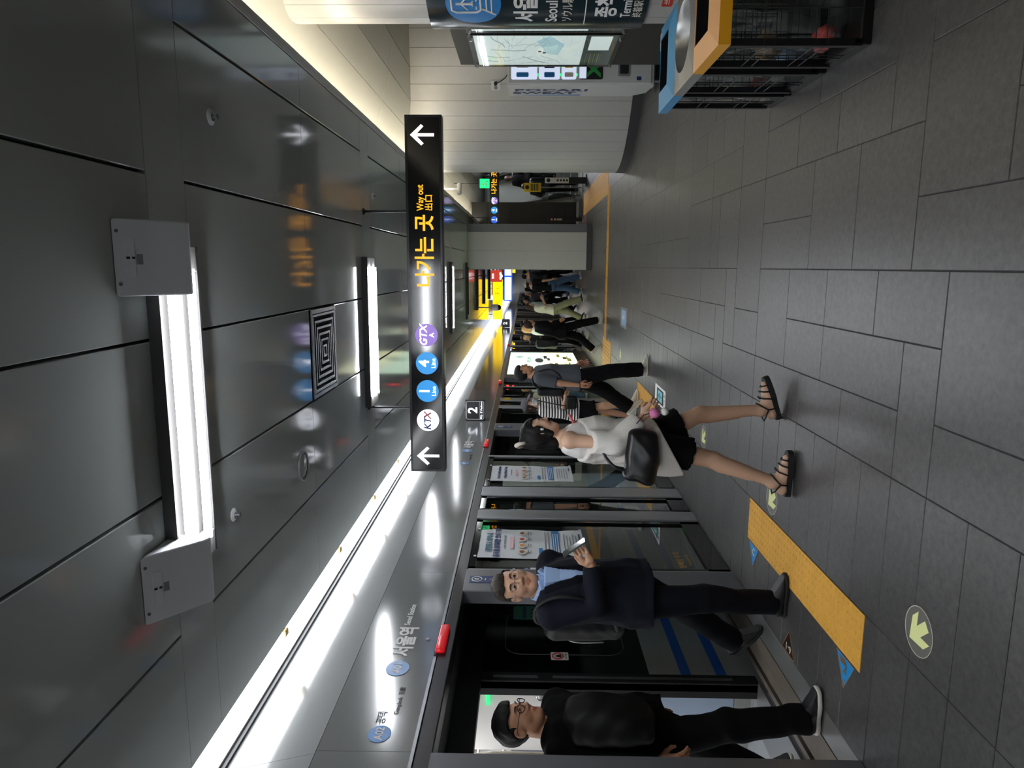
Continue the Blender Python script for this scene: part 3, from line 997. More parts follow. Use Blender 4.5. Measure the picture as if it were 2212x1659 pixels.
text('KT', 0.085, 'ktx_blue', hs, sgn(-1.384, 2.411) @ Matrix(((1, .25, 0, 0), (0, 1, 0, 0), (0, 0, 1, .0015), (0, 0, 0, 1))), 0.025)
text('X', 0.088, 'ktx_red', hs, sgn(-1.354, 2.411) @ Matrix(((1, .25, 0, 0.046), (0, 1, 0, 0), (0, 0, 1, .0015), (0, 0, 0, 1))), 0.02)

# ================================================================== HEADER LETTERING, LAMPS, FLAG SIGN
def header_name(dy, label, far=False):
    e = empty('station_lettering', (XD, 3.9 + dy, 2.25), label, 'sign', 'station names on the header')
    X = -2.2405
    disc('badge', face_px(X, 3.638 + dy, 2.257), 0.075, 0.066, 0.001, 'header_badge', e)
    text('A01', 0.066, 'print_white', e, face_px(X + .0012, 3.638 + dy, 2.257), 0.02)
    text('서울역', 0.125, 'print_white', e, face_px(X, 3.93 + dy, 2.252), 0.03)
    text('Seoul Station', 0.052, 'print_white', e, face_px(X, 4.255 + dy, 2.282), 0.012)
    disc('badge', face_px(X, 3.072 + dy, 2.243), 0.062, 0.056, 0.001, 'header_badge', e)
    text('A02', 0.056, 'print_white', e, face_px(X + .0012, 3.072 + dy, 2.243), 0.02)
    text('공덕', 0.055, 'print_grey', e, face_px(X, 3.20 + dy, 2.255), 0.01)
    text('Gongdeok  孔德', 0.034, 'print_black', e, face_px(X, 3.34 + dy, 2.19), 0.004)
    obj('keyhole', MB().lathe([(0.014, 0), (0.014, 0.004), (0.009, 0.006), (0.001, 0.004)], None, 14, face_px(X, 3.95 + dy, 2.13)), 'aluminium', e)
header_name(0, 'white station name with blue A01 badge on the near header')
header_name(4.75, 'white station name with blue A01 badge on the header by the second doorway')
def red_lamp(y, label):
    e = empty('door_lamp', (-2.22, y, 2.03), label, 'lamp', 'red lamps over the screen doors')
    obj('lens', MB().box(-2.226, -2.196, y - 0.15, y + 0.15, 2.005, 2.062, 0.012), 'red_lamp', e, smooth=True, angle=50)
    obj('base', MB().box(-2.232, -2.224, y - 0.16, y + 0.16, 1.998, 2.068), 'frame_dark', e)
for i_, (y_, lb_) in enumerate(((3.915, 'red door lamp on the beam over the nearest open doorway'), (8.66, 'red door lamp on the beam over the second doorway'),
        (13.45, 'small red door lamp on the beam before the bright advertisement'), (20.0, 'tiny red door lamp on the beam past the advertisement'))):
    red_lamp(y_, lb_)
fs_ = empty('platform_sign', (-2.08, 10.1, 2.28), 'black square platform 2 sign projecting from the header', 'sign')
obj('sign_box', MB().box(-2.238, -1.934, 10.09, 10.13, 2.135, 2.425, 0.006), 'sign_frame', fs_)
M = face_cam(-2.086, 10.0885, 2.28)
obj('border', MB().tube([(M @ Vector((x, y, 0.001)))[:] for x, y in rrect(0.27, 0.255, 0.025)], 0.003, 6, closed=True), 'print_white', fs_)
text('2', 0.19, 'sign_white', fs_, M @ Matrix.Translation((0, 0.03, 0)), 0.02)
plate('rule_line', M, 0.26, 0.004, 0.001, 'print_white', fs_, 0, -0.062)
text('타는 곳 Platform', 0.038, 'sign_white', fs_, M @ Matrix.Translation((0, -0.092, 0)), 0.006)
obj('arm', MB().box(-2.10, -2.07, 10.1, 10.12, 2.425, 2.435), 'sign_frame', fs_)

# ================================================================== POSTERS ON THE GLASS
def poster(y0, y1, z0, z1, label, title, lang):
    e = empty('notice_poster', (-2.245, (y0 + y1) / 2, z0), label, 'poster', 'food rule posters taped to the glass')
    w, h = y1 - y0, z1 - z0
    yc, zc = (y0 + y1) / 2, (z0 + z1) / 2
    M = face_px(-2.243, yc, zc)
    def sh(u, v):
        a, b = (u - .5) * w, (v - .5) * h
        return (M @ Vector((a, b, 0.004 + 0.003 * math.sin(9 * v + 2 * u) + 0.003 * math.sin(5 * u - 3 * v) + .003 * math.sin(17 * v * u))))[:]
    obj('sheet', MB().grid(sh, 12, 22), 'poster_paper', e, smooth=True)
    L = 0.013
    def tx(s_, sz, y_, m='print_black', b=0.0, x_=0.0):
        return text(s_, sz, m, e, M @ Matrix.Translation((x_, y_, L)), b)
    def pl(w_, h_, x_, y_, m, z_=L):
        plate('print_block', M, w_, h_, 0.0006, m, e, x_, y_, z_)
    tx(title[0], 0.055 if lang else 0.042, h * 0.37, 'print_navy' if not lang else 'print_teal', 0.03)
    tx(title[1], 0.055 if lang else 0.040, h * 0.295, 'print_navy', 0.035)
    tx(title[2], 0.020, h * 0.225, 'print_grey', 0.0)
    pl(w * 0.40, 0.03, 0, h * 0.165, 'print_pink')
    for i_ in range(4):
        xx = (-0.33 + 0.22 * i_) * w
        disc('picture_ring', M, 0.052, 0.036, 0.0006, 'print_cream', e, xx, h * 0.07, L)
        disc('picture', M, 0.026, 0.02, 0.0006, ('print_brown', 'print_orange', 'print_red', 'print_brown')[i_], e, xx, h * 0.07, L + .0008)
        pl(0.07, 0.008, xx, h * 0.012, 'print_grey')
        pl(0.06, 0.006, xx, -h * 0.01, 'print_grey')
    pl(0.12, 0.03, -w * .3, -h * 0.10, 'sticker_blue')
    for i_ in range(2):
        pl(w * .8, 0.007, 0, -h * (0.145 + .03 * i_), 'print_grey')
    pl(w * 0.86, 0.062, 0, -h * 0.24, 'print_blue')
    for i_ in range(3):
        pl(w * .7, 0.006, -.02, -h * 0.24 + .018 - i_ * .018, 'print_white', L + .0008)
    for i_ in range(5):
        pl(w * (.7 - .08 * (i_ % 3)), 0.006, -w * .05, -h * (0.32 + .028 * i_), 'print_grey')
    pl(0.12, 0.012, w * .22, -h * 0.465, 'print_navy')
    for sx in (-1, 1):
        for sy in (-1, 1):
            plate('tape', M, 0.03, 0.02, 0.0006, 'white_plastic', e, sx * w * .48, sy * h * .485, L)
poster(5.175, 5.765, 1.06, 1.945, 'crumpled white Korean notice poster on the glass beside the suited man', ('공항철도 열차 내', '음식물 휴대제한 안내 기준', '※ 안전하고 쾌적한 열차를 위하여'), 1)
poster(7.16, 7.73, 1.03, 1.945, 'white English notice poster on the glass behind the woman in white', ('Food & Drink Restrictions', 'in Airport Railroad Trains', 'For a safe and pleasant ride'), 0)

# ================================================================== TACTILE PAVING
def tactile_mesh(w, h, kind):
    t = MB()
    v, f = tile_mb(-w / 2, w / 2, -h / 2, h / 2, 0.004, 0.0012, 0.0015, 0.004)
    t.add(v, f)
    if kind == 'dots':
        n_ = 6
        for i_ in range(n_):
            for j_ in range(n_):
                cx, cy = (i_ + .5) * w / n_ - w / 2, (j_ + .5) * h / n_ - h / 2
                ra, rb = 0.0125, 0.0075
                vs = [(cx + ra * math.cos(q * PI / 4), cy + ra * math.sin(q * PI / 4), 0.0035) for q in range(8)] + [(cx + rb * math.cos(q * PI / 4), cy + rb * math.sin(q * PI / 4), 0.0085) for q in range(8)]
                t.add(vs, [(q, (q + 1) % 8, 8 + (q + 1) % 8, 8 + q) for q in range(8)] + [tuple(range(8, 16))])
    else:
        for i_ in range(4):
            cx = (i_ + .5) * w / 4 - w / 2
            t.box(cx - 0.016, cx + 0.016, -h / 2 + .012, h / 2 - .012, 0.0035, 0.0085)
    me = bpy.data.meshes.new('tactile_tile')
    me.from_pydata(t.v, [], t.f)
    me.materials.append(MATS['tactile_yellow'])
    return me
def tactile(name, label, cells, kind, rot=0.0, w=0.285, h=0.276):
    x0, y0 = cells[0]
    e = empty(name, (x0, y0, 0), label, 'tactile paving', 'yellow tactile strips in the floor')
    me = tactile_mesh(w, h, kind)
    for x, y in cells:
        o = bpy.data.objects.new('tactile_tile', me)
        COL.objects.link(o)
        o.parent = e
        o.location = (x - x0, y - y0, 0)
        o.rotation_euler = (0, 0, rot)
tactile('tactile_paving', 'yellow studded tactile strip before the nearest open doorway', [(-1.697, 3.141 + i_ * .276) for i_ in range(6)], 'dots')
tactile('tactile_paving', 'yellow tactile strip under the feet of the striped-shirt woman', [(-1.697, 8.34 + i_ * .276) for i_ in range(5)], 'dots')
tactile('tactile_paving', 'wide ridged tactile field at the end of the cross strip', [(-1.79 + j_ * .285, 12.85 + i_ * .276) for i_ in range(5) for j_ in range(2)], 'bars', 0.0)
tactile('tactile_paving', 'narrow yellow cross strip running across the platform floor', [(-1.22 + i_ * .29, 13.7) for i_ in range(10)], 'bars', PI / 2, 0.276, 0.285)
tactile('tactile_paving', 'broad yellow tactile path leading to the escalator', [(1.50 + j_ * .285, 13.98 + i_ * .276) for i_ in range(21) for j_ in range(2)], 'bars', 0.0)
tactile('tactile_paving', 'small tactile patch by the screen doors past the advertisement', [(-1.93 + j_ * .285, 17.4 + i_ * .276) for i_ in range(6) for j_ in range(1)], 'dots')
obj('entrance_mat', MB().box(0.80, 1.33, 18.5, 19.2, 0.0005, 0.008), 'maroon', label='small maroon mat on the floor behind the pillar', cat='mat')

# ================================================================== FLOOR STICKERS
I4 = Matrix.Identity(4)
def tri_sticker(pts, m, label, z=0.0008):
    cx, cy = sum(p_[0] for p_ in pts) / 3, sum(p_[1] for p_ in pts) / 3
    e = empty('floor_triangle', (cx, cy, 0), label, 'sticker', 'triangular stickers by the door strip')
    area = sum(pts[i_][0] * pts[(i_ + 1) % 3][1] - pts[(i_ + 1) % 3][0] * pts[i_][1] for i_ in range(3))
    if area < 0: pts = pts[::-1]
    poly('film', pts, I4, 0.0008, m, e, z)
    edge = [(p_[0], p_[1], z + 0.001) for p_ in pts]
    obj('border', MB().tube(edge, 0.003, 6, closed=True), 'bronze', e)
    return e
e = tri_sticker([(-1.848, 3.238), (-1.848, 3.05), (-1.998, 3.14)], 'sticker_blue', 'blue triangular door-number sticker at the near end of the yellow strip')
text('2', 0.075, 'bronze', e, on_floor(-1.90, 3.14, 0.0022, -PI / 2), 0.02)
plate('print_block', on_floor(-1.875, 3.17, 0.0018), 0.03, 0.05, 0.0006, 'bronze', e)
obj('stud', MB().lathe([(0.008, 0), (0.008, .003), (.001, .004)], (-1.965, 3.14, 0.0016), 10), 'steel', e)
e = tri_sticker([(-1.846, 4.617), (-1.846, 4.43), (-1.999, 4.522)], 'sticker_blue', 'blue triangular door-number sticker at the far end of the yellow strip')
text('C', 0.07, 'print_cream', e, on_floor(-1.895, 4.52, 0.0022, -PI / 2), 0.015)
e = tri_sticker([(-2.226, 3.923), (-2.085, 3.831), (-2.226, 3.735)], 'sticker_brown', 'dark brown triangular 6-1 sticker beside the steel sill')
text('6-1', 0.065, 'print_cream', e, on_floor(-2.19, 3.83, 0.0022, PI / 2), 0.0)
ARR = [(-1.352, 2.603), (-1.356, 2.553), (-1.395, 2.585), (-1.399, 2.534), (-1.432, 2.546), (-1.437, 2.574), (-1.473, 2.552), (-1.470, 2.592), (-1.438, 2.631), (-1.412, 2.659)]
def arrow_sticker(x, y, label):
    e = empty('arrow_sticker', (x, y, 0), label, 'sticker', 'glow arrow stickers in a line on the floor')
    Mz = on_floor(x, y, 0.0006)
    disc('film', Mz, 0.100, 0.097, 0.0006, 'sticker_film', e)
    obj('rim', MB().tube([(x + .098 * math.cos(q * PI / 18), y + .095 * math.sin(q * PI / 18), 0.0012) for q in range(36)], 0.0016, 5, closed=True), 'print_cream', e)
    A = [(a + 1.411, b - 2.590) for a, b in ARR]
    # away-pointing arrow with a notched tail
    A = [(0.0, 0.078), (-0.066, 0.006), (-0.066, -0.044), (-0.022, 0.0), (-0.022, -0.068), (0.022, -0.068), (0.022, 0.0), (0.066, -0.044), (0.066, 0.006)]
    A = [(a * math.cos(0.75) - b * math.sin(0.75), a * math.sin(0.75) + b * math.cos(0.75)) for a, b in A]
    poly('arrow', A, Mz, 0.0006, 'glow_arrow', e, 0.0008)
arrow_sticker(-1.405, 2.590, 'round pale-green arrow sticker nearest, in front of the yellow strip')
arrow_sticker(-1.43, 4.255, 'round pale-green arrow sticker behind the sandals at the strip end')
arrow_sticker(-1.45, 5.97, 'round pale-green arrow sticker seen between the legs of the woman in white')
arrow_sticker(-1.41, 11.45, 'round arrow sticker far off, just past the walking grey-shirt man')
arrow_sticker(-1.41, 13.1, 'round arrow sticker beside the wide ridged tactile field')
def floor_sign(x, y, w, h, label, m1, m2, sym):
    e = empty('floor_sign', (x, y, 0), label, 'floor sign', 'rectangular direction signs stuck on the floor')
    Mz = on_floor(x, y, 0.0008)
    obj('film', MB().prism(rrect(w, h, 0.02), Mz, 0.0006), m1, e)
    plate('panel', Mz, w * .74, h * .62, 0.0006, 'print_black' if sym else m2, e, 0, 0, 0.0008)
    plate('panel_inner', Mz, w * .56, h * .42, 0.0006, m2, e, 0, 0, 0.0016)
    poly('arrow', [(a * .1, b * .2) for a, b in ARROW], Mz, 0.0006, 'print_white' if not sym else 'print_teal', e, 0.0024)
    text('타는 곳', 0.04, 'print_white' if not sym else 'print_black', e, Mz @ Matrix.Translation((0, -h * .4, .001)), 0.01)
mat('sign_cyan', '8fd8e0', 0.35)
mat('sign_sky', '8fb2d8', 0.4)
floor_sign(-1.47, 7.98, 0.22, 0.62, 'white-bordered floor sign with cyan arrow panel by the walking man', 'print_white', 'sign_cyan', 1)
floor_sign(-0.80, 11.2, 0.32, 0.72, 'pale blue floor sign in the middle of the platform', 'print_grey', 'sign_sky', 0)

# ================================================================== ADVERTISEMENT LIGHT BOX
ad = empty('advert_lightbox', (-2.24, 16.35, 0), 'bright yellow-green advertisement light box on the screen door wall', 'advertisement')
obj('box_frame', MB().box(-2.33, -2.225, 14.41, 18.33, 0.0, 1.97, 0.01), 'frame_grey', ad)
obj('upper_picture', MB().box(-2.226, -2.220, 14.5, 18.25, 1.15, 1.93), 'ad_green', ad)
obj('lower_picture', MB().box(-2.226, -2.220, 14.5, 18.25, 0.32, 1.15), 'ad_panel', ad)
Ma = face_px(-2.2195, 16.4, 1.1)
for i_ in range(16):
    rr = random.Random(i_)
    plate('print_block', Ma, rr.uniform(.3, .9), rr.uniform(.03, .1), 0.0006, ('ad_olive', 'map_dark', 'ad_green', 'ad_olive')[i_ % 4], ad, rr.uniform(-1.4, 1.4), rr.uniform(-.68, .0), 0)
text('서울', 0.20, 'print_teal', ad, Ma @ Matrix.Translation((0.9, 0.58, 0)), 0.01)
text('공항철도 노선안내', 0.12, 'print_teal', ad, Ma @ Matrix.Translation((0.4, 0.35, 0)), 0.0)
poly('picture', [(0.3 + .4 * math.cos(q * PI / 10), 0.12 + .1 * math.sin(q * PI / 10)) for q in range(20)], Ma, 0.0006, 'map_dark', ad)

# ================================================================== TRAIN
XT = -2.735
tr = empty('train', (XT, 5, 0), 'black and grey metro train with open lit doors behind the screen doors', 'train')
doors = [(2.40, 4.30), (8.05, 9.45), (12.9, 14.2), (18.6, 20.0)]
def seg_list(a, b):
    out, p_ = [], a
    for d0, d1 in doors:
        out.append((p_, d0)); p_ = d1
    out.append((p_, b))
    return [q for q in out if q[1] - q[0] > 0.05]
for a, b in seg_list(-5, 55):
    obj('side_panel', MB().box(XT - 0.05, XT, a, b, 0.69, 2.6), 'train_black', tr)
    obj('lower_side_panel', MB().box(XT - 0.05, XT, a, b, -0.4, 0.69), 'train_grey', tr)
    for z_ in (0.44, 0.20):
        M = face_px(XT, (a + b) / 2, z_)
        obj('blue_stripe', MB().box(XT - .001, XT + 0.002, a + .02, b - .02, z_ - 0.035, z_ + 0.035), 'train_blue', tr)
    y_ = a + 0.25
    while y_ + 1.0 < b:
        M = face_px(XT, y_ + 0.4, 1.25)
        obj('window_outline', MB().tube([(M @ Vector((x, y, 0.001)))[:] for x, y in rrect(0.62, 0.86, 0.12)], 0.0025, 5, closed=True), 'frame_grey', tr)
        obj('window_pane', MB().prism(rrect(0.60, 0.84, 0.115), M, 0.001), 'black_gloss', tr)
        y_ += 1.6
obj('door_header', MB().box(XT - 0.06, XT + .01, -5, 55, 1.83, 1.98), 'black_matte', tr)
for d0, d1 in doors:
    for y_ in (d0, d1):
        s_ = 1 if y_ == d1 else -1
        obj('door_jamb', MB().box(XT - 0.10, XT + 0.012, y_, y_ + s_ * 0.10, -0.02, 1.84, 0.006), 'rubber', tr)
        obj('jamb_strip', MB().box(XT + 0.011, XT + 0.016, y_ + s_ * .03, y_ + s_ * 0.055, 0.15, 1.35).box(XT + 0.011, XT + 0.016, y_ + s_ * .03, y_ + s_ * 0.055, 1.45, 1.75), 'frame_grey', tr)
    obj('door_sill', MB().box(XT - 0.30, XT + 0.02, d0, d1, -0.03, -0.008), 'steel', tr)
# interior
IX0, IY0, IY1 = -5.5, 0.8, 21.0
obj('cabin_floor', MB().box(IX0, XT - .05, IY0, IY1, -0.06, -0.012), 'train_floor', tr)
obj('cabin_ceiling', MB().box(IX0, XT - .05, IY0, IY1, 2.12, 2.16), 'train_white', tr)
obj('cabin_wall', MB().box(IX0 - .05, IX0, IY0, IY1, -0.06, 2.2), 'train_white', tr)
obj('cabin_end', MB().box(IX0, XT, IY0 - .05, IY0, -.06, 2.2).box(IX0, XT, IY1, IY1 + .05, -.06, 2.2), 'train_white', tr)
for xx in (-3.45, -4.75):
    obj('cabin_lamp', MB().box(xx - 0.12, xx + 0.12, IY0 + .2, IY1 - .2, 2.105, 2.12), 'train_lamp', tr)
for d0, d1 in doors:
    for y_, s_ in ((d1 + 0.13, 1), (d0 - 0.13, -1)):
        obj('partition', MB().box(-3.34, XT - 0.07, y_, y_ + s_ * 0.03, 0.66, 2.1, 0.006), 'train_white', tr)
        obj('partition_base', MB().box(-3.34, XT - 0.07, y_, y_ + s_ * 0.03, 0.10, 0.66, 0.006), 'train_bluegrey', tr)
        obj('partition_foot', MB().box(-3.36, XT - 0.07, y_ - .005, y_ + s_ * 0.035, -0.012, 0.10), 'steel', tr)
        lk = MB().lathe([(0.028, 0), (0.028, 0.004), (0.022, 0.007), (0.018, 0.003), (0.008, 0.006), (0.001, 0.006)], None, 20, frame((-2.93, y_ - s_ * 0.0, 1.43), (1, 0, 0), (0, 0, 1)) if s_ > 0 else frame((-2.93, y_, 1.43), (-1, 0, 0), (0, 0, 1)))
        obj('lock', lk, 'steel', tr, smooth=True, angle=40)
    # grab rails near the doors
    obj('handrail', MB().tube([(-3.36, d1 + .12, 0.1), (-3.36, d1 + .12, 1.75), (-3.42, d1 + .16, 1.95), (-3.5, d1 + .2, 2.1)], 0.017, 8), 'handrail', tr, smooth=True)
for i_ in range(8):
    yy_ = 5.0 + i_ * 0.9
    for xx in (-3.5, -4.9):
        obj('ceiling_rail', MB().cyl((xx, yy_, 2.0), (xx, yy_ + .9, 2.0), 0.015, 8), 'handrail', tr, smooth=True)
        obj('hanging_strap', MB().box(xx - .012, xx + .012, yy_ + .4, yy_ + .404, 1.82, 2.0).tube([(xx + .055 * math.cos(q * PI / 8), yy_ + .4, 1.77 + .055 * math.sin(q * PI / 8)) for q in range(16)], 0.008, 6, closed=True), 'handrail', tr)
obj('bench', MB().box(IX0, IX0 + .46, 5.2, 8.9, 0.10, 0.44, 0.03).box(IX0, IX0 + .14, 5.2, 8.9, 0.44, 0.92, 0.04), 'train_seat', tr)
obj('luggage_rack', MB().tube([(IX0 + .4, 5.0, 1.75), (IX0 + .4, 9.2, 1.75)], .014, 8).tube([(IX0 + .25, 5.0, 1.74), (IX0 + .25, 9.2, 1.74)], .012, 8), 'handrail', tr)
for i_ in range(3):
    obj('cabin_window', MB().box(IX0, IX0 + .01, 5.3 + i_ * 1.25, 6.4 + i_ * 1.25, 1.0, 1.68), 'train_seat', tr)
obj('door_screen', MB().box(IX0 + .01, IX0 + .03, 4.5, 5.0, 1.75, 2.0), 'print_black', tr)
obj('pole', MB().cyl((-4.15, 5.6, -.01), (-4.15, 5.6, 2.12), 0.018, 10), 'handrail', tr, smooth=True)
obj('pole', MB().cyl((-4.15, 7.4, -.01), (-4.15, 7.4, 2.12), 0.018, 10), 'handrail', tr, smooth=True)
obj('curved_rail', MB().tube([(-3.9, 6.0, 1.25), (-3.9, 6.0, 1.6), (-3.95, 6.15, 1.8), (-4.1, 6.4, 1.95), (-4.15, 6.6, 2.1)], 0.022, 10), 'white_paint', tr, smooth=True)
obj('green_lamp', MB().box(-2.98, -2.84, 4.405, 4.425, 1.775, 1.80), 'lit_green', tr)
# stickers on the train side
gs = empty('screen_sticker', (XT, 5.3, 1.3), 'green instruction sticker on the black train side behind the suited man', 'sticker')
Mg = face_px(XT + .0012, 5.25, 1.45)
obj('film', MB().prism(rrect(0.22, 0.36, 0.02), Mg, 0.001), 'green_sticker', gs)
plate('print_block', Mg, 0.19, 0.03, 0.0006, 'print_teal', gs, 0, 0.09, 0.0012)
for i_ in range(3):
    for j_ in range(4):
        plate('pictogram', Mg, 0.022, 0.022, 0.0006, 'print_black', gs, -0.07 + i_ * .06, 0.03 - j_ * .035, 0.0012)
ws = empty('warning_sticker', (XT, 4.56, 1.29), 'small white no-leaning warning sticker with red ring', 'sticker')
Mw = face_px(XT + .0012, 4.62, 1.29)
obj('film', MB().prism(rrect(0.10, 0.125, 0.008), Mw, 0.001), 'print_white', ws)
obj('ring', MB().tube([(Mw @ Vector((.038 * math.cos(q * PI / 12), .012 + .038 * math.sin(q * PI / 12), .0015)))[:] for q in range(24)], 0.005, 6, closed=True), 'print_red', ws)
poly('figure', [(-.02, -.01), (.0, -.015), (.02, -.01), (.012, .02), (.0, .035), (-.012, .02)], Mw, 0.0006, 'print_black', ws, 0.0012)
plate('print_block', Mw, 0.07, 0.008, 0.0006, 'print_grey', ws, 0, -0.045, 0.0012)

# small labels on the screen door glass
def glass_label(y, z, w, h, label, m, txt=None):
    e = empty('glass_label', (-2.25, y, z), label, 'label', 'small labels on the screen door glass')
    M = face_px(-2.2345, y, z)
    plate('film', M, w, h, .0008, m, e)
    plate('print_block', M, w * .8, h * .42, .0006, 'print_white', e, 0, -h * .2, .001)
    if txt: text(txt, h * .3, 'print_white', e, M @ Matrix.Translation((0, h * .25, .0012)), .01)
glass_label(4.968, 1.50, .045, .11, 'small blue and white label on the glass edge behind the suited man', 'print_navy', '1')
glass_label(6.255, 1.62, .035, .14, 'small blue label on the narrow glass between two grey posts', 'print_blue', '2')
gt = empty('glass_warning', (-2.25, 5.15, .3), 'faint yellow mind-the-gap warning lettering low on the glass', 'label')
text('발빠짐 주의', .062, 'brass_yellow', gt, face_px(-2.251, 5.20, .335), .0)
text('Watch your step', .03, 'brass_yellow', gt, face_px(-2.251, 5.20, .27), .0)
sl_ = empty('signal_lamp', (-2.21, 13.02, 1.8), 'pair of red and amber signal lamps glowing above the striped-top woman', 'lamp')
obj('lamp_case', MB().box(-2.32, -2.20, 13.06, 13.16, 1.70, 1.96, .006), 'black_matte', sl_)
Mq = face_cam(-2.24, 13.058, 1.83)
disc('red_lens', Mq, .032, .032, .004, 'lit_red', sl_, 0, .05)
disc('amber_lens', Mq, .024, .024, .004, 'lit_red', sl_, 0, -.05)
yl = empty('yellow_label', (-2.2, 11.9, 1.9), 'small yellow tag high on the screen door post', 'label')
obj('tag', MB().box(-2.222, -2.214, 11.62, 11.82, 1.80, 1.90), 'print_yellow', yl)
# ================================================================== BINS
def bin_unit(y0, y1, cy0, cy1, rim_m, top_m, kind, label):
    x0, x1 = 0.985, 1.50
    yc = (y0 + y1) / 2
    e = empty('waste_bin', (1.24, yc, 0), label, 'bin', 'wire cage recycling bins in a row')
    zr = 0.64
    # rim skirt and top
    t = MB()
    t.box(x0, x1, y0, y0 + .012, zr, zr + .055).box(x0, x1, y1 - .012, y1, zr, zr + .055).box(x0, x0 + .012, y0 + .012, y1 - .012, zr, zr + .055).box(x1 - .012, x1, y0 + .012, y1 - .012, zr, zr + .055)
    obj('rim', t, rim_m, e)
    xa, xb, ya, yb = x0 + .10, x1 - .10, y0 + .13, y1 - .10
    zt = zr + .055
    t = MB()
    if kind == 'slot':
        hi = 0.02
        out = [(x0, y0, zt), (x1, y0, zt), (x1, y1, zt), (x0, y1, zt)]
        inn = [(xa, ya, zt + hi), (xb, ya, zt + hi), (xb, yb, zt + hi), (xa, yb, zt + hi)]
        low = [(xa, ya, zt + hi - .004), (xb, ya, zt + hi - .004), (xb, yb, zt + hi - .004), (xa, yb, zt + hi - .004)]
        t.add(out + inn + low, [(i, (i + 1) % 4, 4 + (i + 1) % 4, 4 + i) for i in range(4)] + [(4 + i, 4 + (i + 1) % 4, 8 + (i + 1) % 4, 8 + i) for i in range(4)])
        obj('lid', t, top_m, e)
        c_ = .004
        ln = MB().box(xa - c_, xa, ya, yb, zt - .09, zt + hi - .006).box(xb, xb + c_, ya, yb, zt - .09, zt + hi - .006).box(xa, xb, ya - c_, ya, zt - .09, zt + hi - .006).box(xa, xb, yb, yb + c_, zt - .09, zt + hi - .006)
        obj('shade_collar', ln, 'bin_black', e)  # black collar added so the slot opening looks shaded inside
    else:
        n_ = 40
        ring = []
        cx = (x0 + x1) / 2
        R = 0.185
        vs, fs = [], []
        for q in range(n_):
            a = 2 * PI * q / n_
            vx, vy = math.cos(a), math.sin(a)
            k_ = min((x1 - x0) / 2 / max(abs(vx), 1e-6), (y1 - y0) / 2 / max(abs(vy), 1e-6))
            vs += [(cx + vx * k_, yc + vy * k_, zt), (cx + vx * R, yc + vy * R, zt + .012), (cx + vx * R * .93, yc + vy * R * .93, zt - .01), (cx + vx * R * .75, yc + vy * R * .75, zt - .17)]
        for q in range(n_):
            a, b = q * 4, ((q + 1) % n_) * 4
            fs += [(a, b, b + 1, a + 1)]
        obj('lid', MB().add(vs, fs), top_m, e)
        vs2 = [v for i, v in enumerate(vs) if i % 4 > 0]
        fs2 = []
        for q in range(n_):
            a, b = q * 3, ((q + 1) % n_) * 3
            fs2 += [(a, b, b + 1, a + 1), (a + 1, b + 1, b + 2, a + 2)]
        obj('steel_bowl', MB().add(vs2, fs2), 'steel', e, smooth=True, angle=60)
    # base and posts
    obj('base', MB().box(x0 + .01, x1 - .01, cy0, cy1, 0.0, 0.05, 0.006).box(x0 + .015, x0 + .03, cy0, cy1, .05, .075), 'bin_black', e)
    for px in (x0 + .02, x1 - .02):
        for py in (cy0 + .015, cy1 - .015):
            obj('post', MB().box(px - .016, px + .016, py - .015, py + .015, 0.04, zr + .01), 'bin_black', e)
    w = MB()
    r = 0.0028
    for z in (0.20, 0.25, 0.43, 0.48):
        w.tube([(x0 + .008, cy0, z), (x0 + .008, cy1, z)], r, 6).tube([(x1 - .008, cy0, z), (x1 - .008, cy1, z)], r, 6)
        w.tube([(x0 + .01, cy0 + .002, z), (x1 - .01, cy0 + .002, z)], r, 6).tube([(x0 + .01, cy1 - .002, z), (x1 - .01, cy1 - .002, z)], r, 6)
    for fr in (0.44, 0.56):
        y_ = cy0 + (cy1 - cy0) * fr
        w.tube([(x0 + .008, y_, .05), (x0 + .008, y_, zr)], r, 6).tube([(x1 - .008, y_, .05), (x1 - .008, y_, zr)], r, 6)
    for fr in (0.32, 0.66):
        x_ = x0 + (x1 - x0) * fr
        for y_ in (cy0 + .002, cy1 - .002):
            w.tube([(x_, y_, .05), (x_, y_, zr)], r, 6)
    obj('wire_cage', w, 'wire_black', e)
    return e
def film_bag(cy0, cy1, seed, label):
    x0, x1 = 1.012, 1.475
    rr = random.Random(seed)
    ph = [rr.uniform(0, 6.28) for _ in range(8)]
    yc, xc = (cy0 + cy1) / 2, (x0 + x1) / 2
    hx, hy = (x1 - x0) / 2, (cy1 - cy0) / 2 - .022
    def f(u, v):
        a = 2 * PI * u
        c, s_ = math.cos(a), math.sin(a)
        k_ = 1 / max(abs(c), abs(s_), .78)
        rz = 1 + .035 * math.sin(5 * a + ph[0] + 4 * v) + .03 * math.sin(9 * a + ph[1] - 7 * v) + .02 * math.sin(17 * a + 11 * v + ph[2])
        if v < .08: rz *= .55 + v * 5.6
        return (xc + hx * c * k_ * rz * .95, yc + hy * s_ * k_ * rz * .93, 0.065 + v * 0.585)
    return obj('bin_liner', MB().grid(f, 72, 26), 'bag_clear', None, smooth=True, origin=(xc, yc, 0.06), label=label, cat='bag', group='clear liners in the bins')
